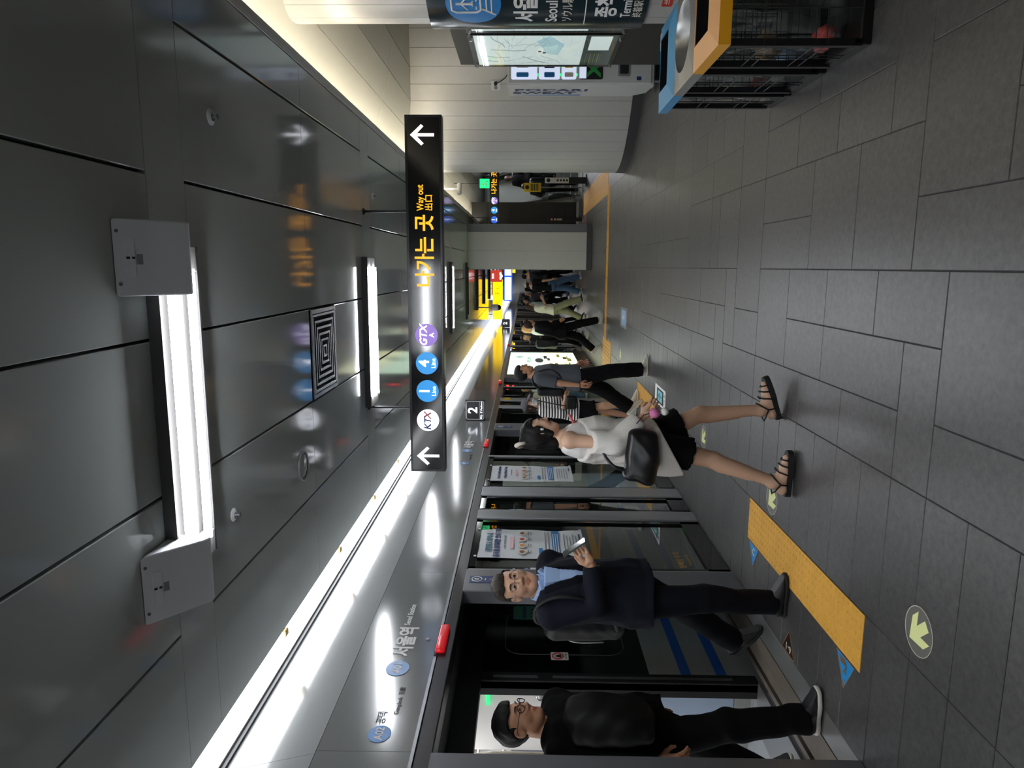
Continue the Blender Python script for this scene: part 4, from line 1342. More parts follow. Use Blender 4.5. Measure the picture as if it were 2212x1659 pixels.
def lump(name, x, y, z, rx, ry, rz, m, label, seed, amp=.16, cat='litter'):
    rr = random.Random(seed)
    ph = [rr.uniform(0, 6.28) for _ in range(6)]
    def f(u, v):
        a, b = 2 * PI * u, PI * (v - .5)
        d = 1 + amp * math.sin(3 * a + ph[0]) * math.cos(2 * b + ph[1]) + amp * .6 * math.sin(7 * a + 5 * b + ph[2]) + amp * .4 * math.sin(11 * b + 4 * a + ph[3])
        return (x + rx * d * math.cos(a) * math.cos(b), y + ry * d * math.sin(a) * math.cos(b), max(z + rz * d * math.sin(b), .055))
    obj(name, MB().grid(f, 30, 16), m, None, smooth=True, origin=(x, y, z - rz), label=label, cat=cat, group='litter inside the bins')
bin_unit(3.385, 3.88, 3.415, 3.79, 'bin_yellow', 'bin_yellow_top', 'slot', 'wire cage bin with yellow rim, nearest of three')
bin_unit(3.885, 4.355, 3.90, 4.315, 'steel', 'steel', 'round', 'wire cage bin with round steel opening, middle of three')
bin_unit(4.36, 4.835, 4.39, 4.72, 'bin_blue', 'bin_blue', 'slot', 'wire cage bin with blue rim, farthest of three')
film_bag(3.415, 3.79, 1, 'clear plastic liner bag hanging in the yellow-rimmed bin')
film_bag(3.90, 4.315, 2, 'clear plastic liner bag hanging in the middle steel bin')
film_bag(4.39, 4.72, 3, 'clear plastic liner bag hanging in the blue-rimmed bin')
mat('kraft', 'a5835a', 0.8, noise=0.15, nscale=12)
mat('litter_white', 'c9c8c0', 0.6)
mat('litter_red', 'b3403a', 0.5)
mat('litter_blue', '8fb0d8', 0.5)
mat('litter_green', '2d4b3e', 0.5)
lump('paper_bag', 1.36, 3.55, 0.14, 0.09, 0.10, 0.085, 'kraft', 'crumpled brown paper bag at the bottom of the yellow-rimmed bin', 4)
lump('paper_cup', 1.30, 3.50, 0.26, 0.045, 0.045, 0.06, 'litter_white', 'crushed white cup above the brown paper bag', 5, .1)
lump('wrapper', 1.10, 3.68, 0.11, 0.06, 0.06, 0.05, 'litter_red', 'red and white wrapper low in the yellow-rimmed bin', 6)
lump('carrier_bag', 1.10, 4.06, 0.13, 0.07, 0.09, 0.07, 'litter_blue', 'pale blue bag in the bottom of the steel bin', 7)
lump('paper_scrap', 1.20, 4.14, 0.24, 0.07, 0.08, 0.06, 'kraft', 'brown paper scrap in the steel bin', 8)
lump('wrapper', 1.09, 4.55, 0.13, 0.06, 0.06, 0.055, 'litter_red', 'red wrapper at the bottom of the blue-rimmed bin', 9)
lump('drink_cup', 1.075, 4.62, 0.22, 0.045, 0.05, 0.07, 'litter_white', 'white drink cup pressed against the wires of the blue-rimmed bin', 10, .08)
obj('crate_panel', MB().box(1.30, 1.31, 3.50, 3.74, 0.16, 0.56), 'litter_green', None, origin=(1.3, 3.6, .16), label='dark green mesh sheet standing inside the yellow-rimmed bin', cat='sheet')
# litter picker tag on the blue lid
obj('lid_label', MB().box(1.36, 1.46, 4.77, 4.81, 0.696, 0.704), 'print_cream', None, label='small label holder on the far corner of the blue bin lid', cat='label')

# ================================================================== MAP BOARD
XM = 2.10
mbd = empty('map_board', (XM, 6.9, 0), 'dark ribbed board with lit city map beside the column', 'board')
obj('ribbed_backing', MB().box(XM, XM + 0.16, 5.98, 7.90, 0.03, 2.26, 0.006), 'ribbed_dark', mbd)
def map_case(y0, y1, z0, z1, full):
    M = face_nx(XM - 0.005, (y0 + y1) / 2, (z0 + z1) / 2)
    w, h = y1 - y0, z1 - z0
    fr = MB().obox(M, -w / 2 - .02, w / 2 + .02, h / 2, h / 2 + .05, 0, .03).obox(M, -w / 2 - .02, w / 2 + .02, -h / 2 - .04, -h / 2, 0, .03).obox(M, -w / 2 - .02, -w / 2, -h / 2, h / 2, 0, .03).obox(M, w / 2, w / 2 + .02, -h / 2, h / 2, 0, .03)
    obj('map_frame', fr, 'frame_dark', mbd)
    plate('map_sheet', M, w, h * 0.78, 0.004, 'map_paper', mbd, 0, h * 0.11, 0.012)
    plate('legend_sheet', M, w, h * 0.22, 0.004, 'map_dark', mbd, 0, -h * 0.39, 0.012)
    plate('legend_inset', M, w * .42, h * .15, 0.001, 'map_paper', mbd, w * .22, -h * .39, 0.0165)
    for i in range(8):
        plate('legend_line', M, w * .3, .008, .001, 'print_yellow' if i % 2 else 'print_white', mbd, -w * .26, -h * .315 - i * .02, .0165)
    rr = random.Random(5 + full)
    blob = lambda cx, cy, r: [(cx + r * (1 + .3 * math.sin(3 * q) + .2 * math.sin(5 * q)) * math.cos(q), cy + r * (1 + .3 * math.sin(2 * q)) * math.sin(q)) for q in [2 * PI * i_ / 24 for i_ in range(24)]]
    poly('park', blob(-w * .25, h * .40, .06), M, .001, 'map_green', mbd, .0165)
    poly('park', blob(-w * .05, h * .30, .03), M, .001, 'map_green', mbd, .0165)
    poly('lake', [(-.1 * w, -.02 * h), (.3 * w, .06 * h), (.46 * w, -.03 * h), (.2 * w, -.14 * h), (-.15 * w, -.10 * h)], M, .001, 'map_river', mbd, .0165)
    t = MB()
    for i in range(26):
        x, y = rr.uniform(-.48, .48) * w, rr.uniform(-.26, .48) * h
        a = rr.choice((rr.uniform(-.3, .3), rr.uniform(1.2, 1.9)))
        pts = []
        for k in range(6):
            if abs(x) < w * .49 and -.27 * h < y < .485 * h:
                pts.append((M @ Vector((x, y, .018)))[:])
            x += .07 * math.cos(a); y += .07 * math.sin(a); a += rr.uniform(-.35, .35)
        if len(pts) > 1: t.tube(pts, .0022 if i % 4 else .005, 4)
    obj('roads', t, 'map_road', mbd)
    plate('marker', M, .045, .03, .001, 'print_red', mbd, -w * .02, h * .035, .019)
    plate('marker', M, .05, .03, .001, 'print_blue', mbd, -w * .06, h * .0, .019)
    obj('case_glass', MB().obox(M, -w / 2, w / 2, -h / 2, h / 2, .026, .029), 'clear_glass', mbd)
    plate('case_lamp', M, w * .5, .02, .004, 'lit_white', mbd, 0, h * .47, .017)
    for sx in (-1, 1):
        for sy in (-1, 1):
            c = M @ Vector((sx * (w / 2 - .06), sy * (h / 2 + .02), .03))
            n_ = (M.to_3x3() @ Vector((0, 0, 1)))
            obj('clip', MB().cyl(c[:], (c + n_ * .03)[:], .014, 10), 'steel', mbd)
map_case(6.83, 7.82, 0.72, 2.055, 0)
map_case(6.03, 6.74, 0.72, 2.055, 1)

# ================================================================== VENDING MACHINE
vm = empty('vending_machine', (2.4, 8.9, 0), 'white drinks vending machine standing against the curved wall', 'vending machine')
vx, vy, vw, vd, vz0, vz1 = 2.075, 8.62, 0.84, 1.02, 0.075, 1.785
pr = [(vy, vz0 + .02), (vy + .05, vz0), (vy + vd - .32, vz0), (vy + vd, vz0 + .16), (vy + vd, vz1), (vy, vz1)]
vs = [(vx + sh, y, z) for sh in (0, vw) for y, z in pr]
# the left face leans with the wall behind it
vs = [(x + (y - vy) * 0.10, y, z) for x, y, z in vs]
n6 = len(pr)
obj('cabinet', MB().add(vs, [tuple(range(n6)), tuple(reversed(range(n6, 2 * n6)))] + [((i + 1) % n6, i, n6 + i, n6 + (i + 1) % n6) for i in range(n6)]), 'vend_white', vm)
Mf = face_cam(vx, vy - 0.001, 0)
obj('door', MB().box(vx + .006, vx + vw - .006, vy - .03, vy + .002, vz0 + .05, vz1 - .01, 0.01), 'vend_white', vm)
Mf = face_cam(vx, vy - 0.031, 0)
for z0, z1, nm in ((1.44, 1.74, 'a'), (1.18, 1.42, 'b'), (0.99, 1.16, 'c')):
    obj('display_window', MB().prism([(x + vx - vx, y) for x, y in rrect(.74, z1 - z0, .02, 4, .42, (z0 + z1) / 2)], Mf, .002), 'vend_light', vm)
    for i in range(7):
        xx = .10 + i * .10
        if nm == 'a': obj('sample_bottle', MB().prism(rrect(.05, .14, .012, 3, xx, (z0 + z1) / 2 + .02), Mf, .012), 'print_blue' if i % 2 == 0 else 'print_white', vm)
        if nm == 'b': obj('sample_can', MB().prism(rrect(.055, .12, .012, 3, xx, (z0 + z1) / 2), Mf, .012), 'print_navy' if i % 2 else 'print_blue', vm)
        if nm == 'c': obj('sample_bottle', MB().prism(rrect(.05, .10, .012, 3, xx, (z0 + z1) / 2), Mf, .012), 'print_yellow' if i % 2 else 'print_cream', vm)
        plate('button', Mf, .03, .012, .004, 'lit_green', vm, xx, z0 - .008, .001)
obj('advert_window', MB().prism(rrect(.74, .27, .02, 4, .42, .82), Mf, .002), 'print_black', vm)
plate('advert_light', Mf, .72, .08, .001, 'vend_light', vm, .42, .915, .0025)
text('X', .20, 'print_green', vm, Mf @ Matrix.Translation((.16, .78, .003)), .05)
obj('pickup_flap', MB().prism(rrect(.55, .14, .02, 4, .36, .44), Mf, .006), 'print_grey', vm)
obj('flap_opening', MB().prism(rrect(.5, .10, .015, 4, .36, .44), Mf, .007), 'print_black', vm)
plate('coin_plate', Mf, .04, .05, .004, 'print_navy', vm, .06, .27, .001)
for px, py in ((vx + .05, vy + .05), (vx + vw - .05, vy + .05), (vx + .12, vy + .6), (vx + vw - .05, vy + .6)):
    obj('foot', MB().cyl((px, py, 0), (px, py, vz0 + .03), .016, 10).cyl((px, py, 0), (px, py, .012), .03, 12), 'steel', vm)
sd = Vector((0.0995, 0.995, 0))
Ms = frame(Vector((vx, vy, 0)) + sd * 0.62 + Vector((-0.0012, 0, 1.32)), (0, 0, -1), -sd)
text('POCARI', 0.25, 'print_navy', vm, Ms @ Matrix.Translation((.06, .17, 0)), .035, sx=.93, spacing=1.12)
text('SWEAT', 0.25, 'print_navy', vm, Ms @ Matrix.Translation((-.02, -.08, 0)), .035, sx=.93, spacing=1.05)
sw = [(-.40, -.27), (-.2, -.30), (.1, -.315), (.44, -.30), (.44, -.22), (.1, -.25), (-.2, -.268)]
poly('swoosh', sw, Ms, .001, 'print_blue', vm, .0008)
# wall socket and plug lead
so = empty('wall_socket', (2.36, 9.95, 1.97), 'twin white wall socket on the curved wall with black plug', 'socket')
an = math.atan2(9.95 - SHY, 2.40 - SHX)
wx, wy = SHX + SHR * math.cos(an), SHY + SHR * math.sin(an)
Mo = frame((wx, wy, 1.975), (-math.sin(an), math.cos(an), 0), (0, 0, 1))
obj('plate', MB().prism(rrect(.13, .12, .008, 3), Mo, .012), 'white_plastic', so)
for sx in (-.03, .03):
    disc('socket_face', Mo, .024, .024, .002, 'print_grey', so, sx, 0, .012)
obj('plug', MB().cyl((Mo @ Vector((.03, -.0, .014)))[:], (Mo @ Vector((.03, -.0, .05)))[:], .022, 14), 'rubber', so)
obj('lead', MB().tube([(Mo @ Vector((.03, 0, .04)))[:], (Mo @ Vector((.06, -.06, .05)))[:], (Mo @ Vector((.11, -.13, .05)))[:], (2.5, 9.66, 1.78)], .006, 8), 'rubber', so, smooth=True)

# ================================================================== ESCALATOR CORNER
es = empty('escalator', (2.5, 20.6, 0), 'escalator with glass sides rising behind the lift shaft', 'escalator')
def esc_pt(d): # distance along from the foot -> (y,z)
    return (20.6 + d, max(0.0, (d - 0.9) * 0.58))
for x in (1.98, 3.05):
    low = [esc_pt(d) for d in (0, .9, 7.0)]
    hi = [(y, z + .88) for y, z in low]
    t = MB()
    pl_ = low + hi[::-1]
    n_ = len(pl_)
    vs = [(x - .012, y, z) for y, z in pl_] + [(x + .012, y, z) for y, z in pl_]
    obj('glass_side', MB().add(vs, [tuple(range(n_)), tuple(reversed(range(n_, 2 * n_)))] + [((i + 1) % n_, i, n_ + i, n_ + (i + 1) % n_) for i in range(n_)]), 'esc_glass_solid', es)
    rail = [(x, 20.62, .30), (x, 20.42, .42), (x, 20.36, .6), (x, 20.42, .8), (x, 20.62, .9)] + [(x, y, z + .9) for y, z in [esc_pt(d) for d in (.5, .9, 3, 5, 7)]]
    obj('handrail', MB().tube(rail, .045, 8), 'rubber', es, smooth=True)
    obj('skirt', MB().add([(x + a, y, z + b) for a in (-.09, .09) for y, z in low for b in (-.25, .16)],
        [(0, 1, 3, 2), (2, 3, 5, 4), (6, 8, 9, 7), (8, 10, 11, 9), (1, 7, 9, 3), (3, 9, 11, 5), (0, 6, 7, 1)]), 'esc_metal', es)
for i in range(17):
    y, z = esc_pt(0.9 + i * .36)
    obj('step', MB().box(2.07, 2.96, y, y + .36, z - .22, z + .02), 'esc_metal', es)
obj('landing_plate', MB().box(1.95, 3.08, 20.2, 21.5, 0.0, 0.02), 'esc_metal', es)
eb = empty('wall_escalator', (1.45, 21.6, 0), kind='structure')
tag(eb, 'black panelled wall beside the escalator')
for i in range(9):
    obj('wall_board', MB().box(0.7, 1.88, 21.6, 21.63, 0.08 + i * .33, 0.40 + i * .33), 'black_panel', eb)
obj('wall_core', MB().box(0.7, 1.88, 21.63, 21.8, 0, 3.2), 'black_matte', eb)
obj('wall_escalator_back', MB().box(0.6, 6.4, 27.6, 27.8, 0, 3.4), 'black_panel', kind='structure')
obj('baseboard_escalator', MB().box(0.7, 1.9, 21.5, 21.6, 0, .07), 'steel', kind='structure')
s2 = empty('hanging_sign', (1.7, 18.0, 2.24), 'small dark way-out sign hanging over the escalator approach', 'sign')
obj('sign_box', MB().box(0.75, 3.4, 18.0, 18.1, 2.235, 2.475, .004), 'sign_frame', s2)
text('나가는 곳', .15, 'sign_yellow', s2, face_cam(2.03, 17.998, 2.355), .02, fit=.52)
text('Way out', .07, 'sign_yellow', s2, face_cam(2.48, 17.998, 2.39), .01)
text('出口', .065, 'sign_yellow', s2, face_cam(2.42, 17.998, 2.31), .01)
roundel(s2, 1.60, 17.998, 2.355, .085, 'sign_purple', [('GTX', .075, .02, 'sign_white', .25, .015), ('A', .05, -.045, 'sign_white', 0, .01)])
roundel(s2, 1.37, 17.998, 2.355, .085, 'sign_blue', [('4', .11, .02, 'sign_white', 0, .015), ('Line', .045, -.05, 'sign_white', 0, .005)])
roundel(s2, 1.14, 17.998, 2.355, .085, 'lit_blue', [('1', .11, .02, 'sign_white', 0, .015), ('Line', .045, -.05, 'sign_white', 0, .005)])
for x in (1.2, 2.9):
    obj('rod', MB().cyl((x, 18.05, 2.475), (x, 18.05, 3.1), .012, 8), 'frame_dark', s2)
ex = empty('exit_sign', (1.95, 16.5, 2.4), 'green running-man exit sign hanging over the escalator approach', 'sign')
obj('sign_box', MB().box(1.75, 1.95, 16.5, 16.56, 2.40, 2.62, .004), 'lit_green', ex)
Me = face_cam(1.85, 16.499, 2.51)
obj('running_figure', MB().tube([(Me @ Vector(p))[:] for p in ((-.03, .02, .002), (.005, -.02, .002), (-.02, -.05, .002), (-.05, -.05, .002))], .010, 6).tube([(Me @ Vector(p))[:] for p in ((.005, -.02, .002), (.035, -.045, .002), (.05, -.08, .002))], .010, 6).tube([(Me @ Vector(p))[:] for p in ((-.05, .0, .002), (-.03, .03, .002), (.02, .03, .002), (.045, .0, .002))], .008, 6).lathe([(.001, -.016), (.014, -.008), (.016, 0), (.012, .01), (.001, .015)], (1.835, 16.497, 2.565), 10), 'print_white', ex)
obj('rod', MB().cyl((1.85, 16.53, 2.62), (1.85, 16.53, 3.2), .01, 8), 'frame_dark', ex)
yb = empty('yellow_notice', (1.95, 20.2, 1.1), 'yellow caution notice by the escalator handrail', 'notice')
obj('notice_board', MB().box(2.0, 2.24, 19.8, 19.82, 1.16, 1.62, .006), 'print_yellow', yb)
Mq = face_cam(2.12, 19.798, 1.39)
poly('pictogram', [(.06 * math.cos(q * PI / 3), .15 + .06 * math.sin(q * PI / 3)) for q in range(6)], Mq, .001, 'print_black', yb)
for i in range(5):
    plate('print_line', Mq, .18, .022, .001, 'print_black', yb, 0, .04 - i * .045, 0)
obj('stand', MB().cyl((2.12, 19.83, 0), (2.12, 19.83, 1.2), .015, 8).cyl((2.12, 19.83, 0), (2.12, 19.83, .02), .12, 16), 'steel', yb)
wsn = empty('white_stand_sign', (2.2, 18.9, 0), 'white standing notice with black base by the escalator', 'sign')
obj('stand_panel', MB().box(2.13, 2.27, 18.9, 18.94, .46, 1.08, .004), 'print_white', wsn)
Mq = face_cam(2.2, 18.898, .77)
for i in range(4):
    plate('pictogram', Mq, .05, .05, .001, 'print_black', wsn, 0, -.02 - i * .08, 0)
disc('ring', Mq, .05, .05, .001, 'print_black', wsn, 0, .22, 0)
obj('stand_base', MB().box(2.12, 2.28, 18.88, 18.96, .02, .46).box(2.05, 2.35, 18.8, 19.04, 0, .03), 'print_black', wsn)
bo = empty('sign_bollard', (1.5, 19.0, 0), 'slim dark bollard with prohibition symbols before the black wall', 'bollard')
obj('bollard_post', MB().box(1.20, 1.30, 19.5, 19.55, .05, .97, .01), 'frame_dark', bo)
obj('bollard_foot', MB().cyl((1.25, 19.525, 0), (1.25, 19.525, .05), .08, 16), 'steel', bo)
Mq = face_cam(1.25, 19.498, .75)
for i in range(2):
    disc('symbol', Mq, .034, .034, .001, 'print_red', bo, 0, .12 - i * .09, 0)
    disc('symbol_face', Mq, .024, .024, .001, 'print_white', bo, 0, .12 - i * .09, .001)
for i in range(5):
    plate('print_line', Mq, .05, .018, .001, 'print_white', bo, 0, -.03 - i * .03, 0)
og = obj('orange_plaque', MB().box(0.98, 1.12, 21.57, 21.598, 1.32, 1.68, .006), 'print_orange', None, origin=(1.05, 21.58, 1.3), label='small orange plaque on the black escalator wall', cat='plaque')
bl = empty('bracket_lamp', (1.62, 12.9, 2.7), 'slim white emergency lamp fixed at the edge of the lift shaft', 'lamp')
obj('lamp_body', MB().box(1.30, 1.52, 13.4, 13.5, 2.76, 2.84, .03), 'white_plastic', bl, smooth=True, angle=50)
obj('lamp_arm', MB().box(1.40, 1.42, 13.42, 13.48, 2.84, 3.3), 'white_plastic', bl)

# ================================================================== FAR SIGNS AND CAMERA
ysn = empty('yellow_sign', (-1.3, 28, 2.48), 'bright yellow way-out light box hanging far down the platform', 'sign')
obj('sign_box', MB().box(-2.1, -.52, 28.0, 28.12, 2.475, 2.86, .004), 'lit_yellow', ysn)
text('나가는 곳 1', .20, 'print_black', ysn, face_cam(-1.3, 27.998, 2.66), .0)
for x in (-1.9, -.7):
    obj('rod', MB().cyl((x, 28.06, 2.86), (x, 28.06, CEIL), .012, 8), 'frame_dark', ysn)
y2 = empty('yellow_sign', (-1.3, 44, 2.48), 'second yellow light box sign at the far end', 'sign')
obj('sign_box', MB().box(-.4, .5, 43.0, 43.12, 2.2, 2.5, .004), 'lit_yellow', y2)
obj('rod', MB().cyl((0.05, 43.06, 2.5), (0.05, 43.06, CEIL), .012, 8), 'frame_dark', y2)
so2 = empty('sos_sign', (-.34, 24, 2.37), 'square red SOS telephone sign hanging near the pillar edge', 'sign')
obj('sign_box', MB().box(-.535, -.135, 24.0, 24.08, 2.355, 2.745, .03), 'sos_added_glow', so2)
Mq = face_cam(-.335, 23.998, 2.55)
text('SOS', .10, 'sign_white', so2, Mq @ Matrix.Translation((-.0, .115, 0)), .02)
text('비상전화', .07, 'sign_white', so2, Mq @ Matrix.Translation((0, -.145, 0)), .015)
obj('handset', MB().tube([(Mq @ Vector((.085 * math.cos(a), -.10 + .12 * math.sin(a) + .03, .004)))[:] for a in [math.radians(q) for q in range(200, 345, 12)]], .020, 8), 'sign_white', so2)
obj('rod', MB().cyl((-.335, 24.04, 2.745), (-.335, 24.04, CEIL), .012, 8), 'frame_dark', so2)
wb = empty('information_screen', (-1.1, 40, 2.45), 'white and blue lit information panel far down the platform', 'screen')
obj('panel_frame', MB().box(-1.95, .75, 40.0, 40.1, 2.32, 2.80, .004), 'lit_blue', wb)
obj('panel_face', MB().box(-1.88, -.62, 39.99, 40.0, 2.38, 2.74).box(-.52, .68, 39.99, 40.0, 2.38, 2.74), 'lit_white', wb)
for x in (-1.5, .4):
    obj('rod', MB().cyl((x, 40.05, 2.8), (x, 40.05, CEIL), .012, 8), 'frame_dark', wb)
cc = empty('security_camera', (-1.2, 20.7, 2.5), 'white security camera on a ceiling rod in front of the yellow sign', 'camera')
obj('rod', MB().cyl((-1.2, 20.7, 2.52), (-1.2, 20.7, CEIL), .018, 10), 'white_plastic', cc, smooth=True)
obj('camera_body', MB().lathe([(.02, .0), (.09, -.01), (.10, -.05), (.10, -.16), (.085, -.17)], (-1.2, 20.7, 2.53), 20), 'white_plastic', cc, smooth=True, angle=40)
obj('camera_eye', MB().lathe([(.085, -.17), (.08, -.21), (.05, -.245), (.001, -.255)], (-1.2, 20.7, 2.53), 20), 'black_gloss', cc, smooth=True)
f2 = empty('platform_sign', (-2.08, 26, 2.28), 'tiny black platform 2 sign on the far header', 'sign')
obj('sign_box', MB().box(-2.238, -1.934, 26.0, 26.04, 2.135, 2.425, .006), 'sign_frame', f2)
text('2', .19, 'sign_white', f2, face_cam(-2.086, 25.998, 2.30), .02)

el = empty('added_fill_light', (3.4, 23.5, 3.05), 'added unseen fill light over the escalator, hidden behind the lift shaft', 'light')  # fill light added out of view to brighten the escalator, not a known fitting
obj('fill_tray', MB().box(3.2, 3.6, 21.2, 24.8, 3.05, 3.075), 'tray_white', el)
obj('fill_diffuser', MB().box(3.25, 3.55, 21.3, 24.7, 3.035, 3.05), 'tube_dim', el)
# ================================================================== PEOPLE (implicit surfaces meshed with surface nets)
def v3(*a): return np.array(a, np.float32)
def sd_cone(P, a, b, ra, rb):
    a = np.asarray(a, np.float32); b = np.asarray(b, np.float32)
    ba = b - a
    L2 = float(ba @ ba) + 1e-12
    pa = P - a
    h = np.clip((pa @ ba) / L2, 0, 1)
    d = pa - h[:, None] * ba
    return np.sqrt((d * d).sum(1)) - (ra + (rb - ra) * h)
def sd_ell(P, c, r, Rm=None):
    q = P - np.asarray(c, np.float32)
    if Rm is not None: q = q @ Rm
    r = np.asarray(r, np.float32)
    k0 = np.sqrt(((q / r) ** 2).sum(1)) + 1e-6
    k1 = np.sqrt(((q / (r * r)) ** 2).sum(1)) + 1e-6
    return k0 * (k0 - 1) / k1
def smin(a, b, k):
    if k <= 0: return np.minimum(a, b)
    h = np.clip(0.5 + 0.5 * (b - a) / k, 0, 1)
    return b + (a - b) * h - k * h * (1 - h)
def smax(a, b, k): return -smin(-a, -b, k)
def sd_loft(P, zs, xs, ys, cx, cy, e=2.3):
    """stack of super-ellipses along z"""
    z = P[:, 2]
    a = np.interp(z, zs, xs); b = np.interp(z, zs, ys); ox = np.interp(z, zs, cx); oy = np.interp(z, zs, cy)
    q = (np.abs((P[:, 0] - ox) / a) ** e + np.abs((P[:, 1] - oy) / b) ** e) ** (1 / e)
    d = (q - 1) * np.minimum(a, b)
    return smax(d, np.maximum(zs[0] - z, z - zs[-1]), 0.02)
def wrinkle(P, amp, sc=1.0, seed=0):
    rs = np.random.RandomState(seed)
    out = np.zeros(len(P), np.float32)
    for i in range(4):
        k = rs.normal(size=3) * (14 + 10 * i) * sc
        k[2] *= 0.6
        w = rs.normal(size=3) * 9 * sc
        ph = rs.uniform(0, 6.28, 2)
        out += np.sin(P @ k.astype(np.float32) + ph[0] + 1.6 * np.sin(P @ w.astype(np.float32) + ph[1])) / (1 + .5 * i)
    return out * amp * .5

def nets(fn, lo, hi, res):
    """surface nets over a box; only blocks near the surface are evaluated"""
    lo = np.asarray(lo, float); hi = np.asarray(hi, float)
    n = np.maximum(np.ceil((hi - lo) / res).astype(int) + 1, 4)
    B = 6
    nb = (n + B - 1) // B
    n = nb * B + 1
    gx, gy, gz = np.meshgrid(*[np.arange(k) for k in nb], indexing='ij')
    cen = np.stack([gx, gy, gz], -1).reshape(-1, 3)
    pc = (lo + (cen * B + B / 2) * res).astype(np.float32)
    dc = fn(pc)
    half = B / 2 * res * 1.732
    act = np.abs(dc) < half * 1.7 + 0.012
    V = np.full(n, 1.0, np.float32)
    # fill coarse sign
    sg = np.where(dc < 0, -1.0, 1.0).reshape(nb)
    V[:-1, :-1, :-1] = np.repeat(np.repeat(np.repeat(sg, B, 0), B, 1), B, 2)
    ac = cen[act]
    off = np.stack(np.meshgrid(*[np.arange(B + 1)] * 3, indexing='ij'), -1).reshape(-1, 3)
    idx = (ac[:, None, :] * B + off[None]).reshape(-1, 3)
    flat = np.unique(np.ravel_multi_index(idx.T, n))
    I = np.stack(np.unravel_index(flat, n), -1)
    vals = np.empty(len(flat), np.float32)
    for s in range(0, len(flat), 400000):
        vals[s:s + 400000] = fn((lo + I[s:s + 400000] * res).astype(np.float32))
    V.reshape(-1)[flat] = vals
    V[0], V[-1] = 1, 1
    V[:, 0], V[:, -1] = 1, 1
    V[:, :, 0], V[:, :, -1] = 1, 1
    S = V < 0
    C = S[:-1, :-1, :-1].astype(np.int8)
    cnt = np.zeros_like(C)
    for dx in (0, 1):
        for dy in (0, 1):
            for dz in (0, 1):
                cnt += S[dx:S.shape[0] - 1 + dx, dy:S.shape[1] - 1 + dy, dz:S.shape[2] - 1 + dz]
    cells = np.argwhere((cnt > 0) & (cnt < 8))
    cid = -np.ones(cnt.shape, np.int32)
    cid[tuple(cells.T)] = np.arange(len(cells))
    acc = np.zeros((len(cells), 3)); num = np.zeros(len(cells))
    corners = [(a, b, c) for a in (0, 1) for b in (0, 1) for c in (0, 1)]
    for c0 in corners:
        for ax in range(3):
            if c0[ax] == 1: continue
            c1 = list(c0); c1[ax] = 1
            v0 = V[tuple((cells + c0).T)]; v1 = V[tuple((cells + c1).T)]
            m = (v0 < 0) != (v1 < 0)
            t = v0[m] / (v0[m] - v1[m])
            p = np.tile(np.array(c0, float), (m.sum(), 1)); p[:, ax] += t
            acc[m] += p; num[m] += 1
    verts = lo + (cells + acc / num[:, None]) * res
    quads = []
    for ax in range(3):
        o1, o2 = [(1, 2), (2, 0), (0, 1)][ax]
        sl0 = [slice(None)] * 3; sl1 = [slice(None)] * 3
        sl0[ax] = slice(0, -1); sl1[ax] = slice(1, None)
        ch = S[tuple(sl0)] != S[tuple(sl1)]
        E = np.argwhere(ch)
        ok = (E[:, o1] > 0) & (E[:, o2] > 0) & (E[:, o1] < cnt.shape[o1]) & (E[:, o2] < cnt.shape[o2]) & (E[:, ax] < cnt.shape[ax])
        E = E[ok]
        d1 = np.zeros(3, int); d1[o1] = 1
        d2 = np.zeros(3, int); d2[o2] = 1
        q = np.stack([cid[tuple((E - d1 - d2).T)], cid[tuple((E - d2).T)], cid[tuple(E.T)], cid[tuple((E - d1).T)]], -1)
        inside = S[tuple(E.T)]
        q[~inside] = q[~inside][:, ::-1]
        quads.append(q[(q >= 0).all(1)])
    return verts, np.concatenate(quads)

def np_obj(name, geos, m, parent, slots=None, classify=None):
    """geos: list of (verts, quads) in figure-local coordinates; joined in one mesh object"""
    vs, qs, off = [], [], 0
    for v, q in geos:
        vs.append(v); qs.append(q + off); off += len(v)
    v = np.concatenate(vs); q = np.concatenate(qs)
    me = bpy.data.meshes.new(name)
    me.vertices.add(len(v)); me.vertices.foreach_set('co', v.astype(np.float32).ravel())
    me.loops.add(len(q) * 4); me.loops.foreach_set('vertex_index', q.astype(np.int32).ravel())
    me.polygons.add(len(q)); me.polygons.foreach_set('loop_start', np.arange(len(q), dtype=np.int32) * 4)
    me.polygons.foreach_set('use_smooth', np.ones(len(q), bool))
    me.materials.append(MATS[m])
    if classify is not None:
        for s in slots: me.materials.append(MATS[s])
        me.polygons.foreach_set('material_index', classify(v[q].mean(1)).astype(np.int32))
    me.update(calc_edges=True)
    o = bpy.data.objects.new(name, me)
    COL.objects.link(o)
    o.parent = parent
    return o

def rotm(yaw=0.0, pitch=0.0, roll=0.0):
    """columns = local axes in figure space; yaw about z (left positive), pitch about x (down negative), roll about y"""
    cz, sz = math.cos(yaw), math.sin(yaw); cx, sx = math.cos(pitch), math.sin(pitch); cy, sy = math.cos(roll), math.sin(roll)
    Rz = np.array([[cz, -sz, 0], [sz, cz, 0], [0, 0, 1]]); Rx = np.array([[1, 0, 0], [0, cx, -sx], [0, sx, cx]]); Ry = np.array([[cy, 0, sy], [0, 1, 0], [-sy, 0, cy]])
    return (Rz @ Rx @ Ry).astype(np.float32)
def ik(a, c, l1, l2, pole):
    a = np.asarray(a, float); c = np.asarray(c, float)
    d = c - a; L = np.linalg.norm(d)
    mx_ = (l1 + l2) * 0.998
    if L > mx_:
        c = a + d * mx_ / L; d = c - a; L = mx_
    x = (l1 * l1 - l2 * l2 + L * L) / (2 * L)
    h = math.sqrt(max(l1 * l1 - x * x, 1e-6))
    n = d / L
    p = np.asarray(pole, float); p = p - n * (p @ n); p /= np.linalg.norm(p)
    return a + n * x + p * h, c

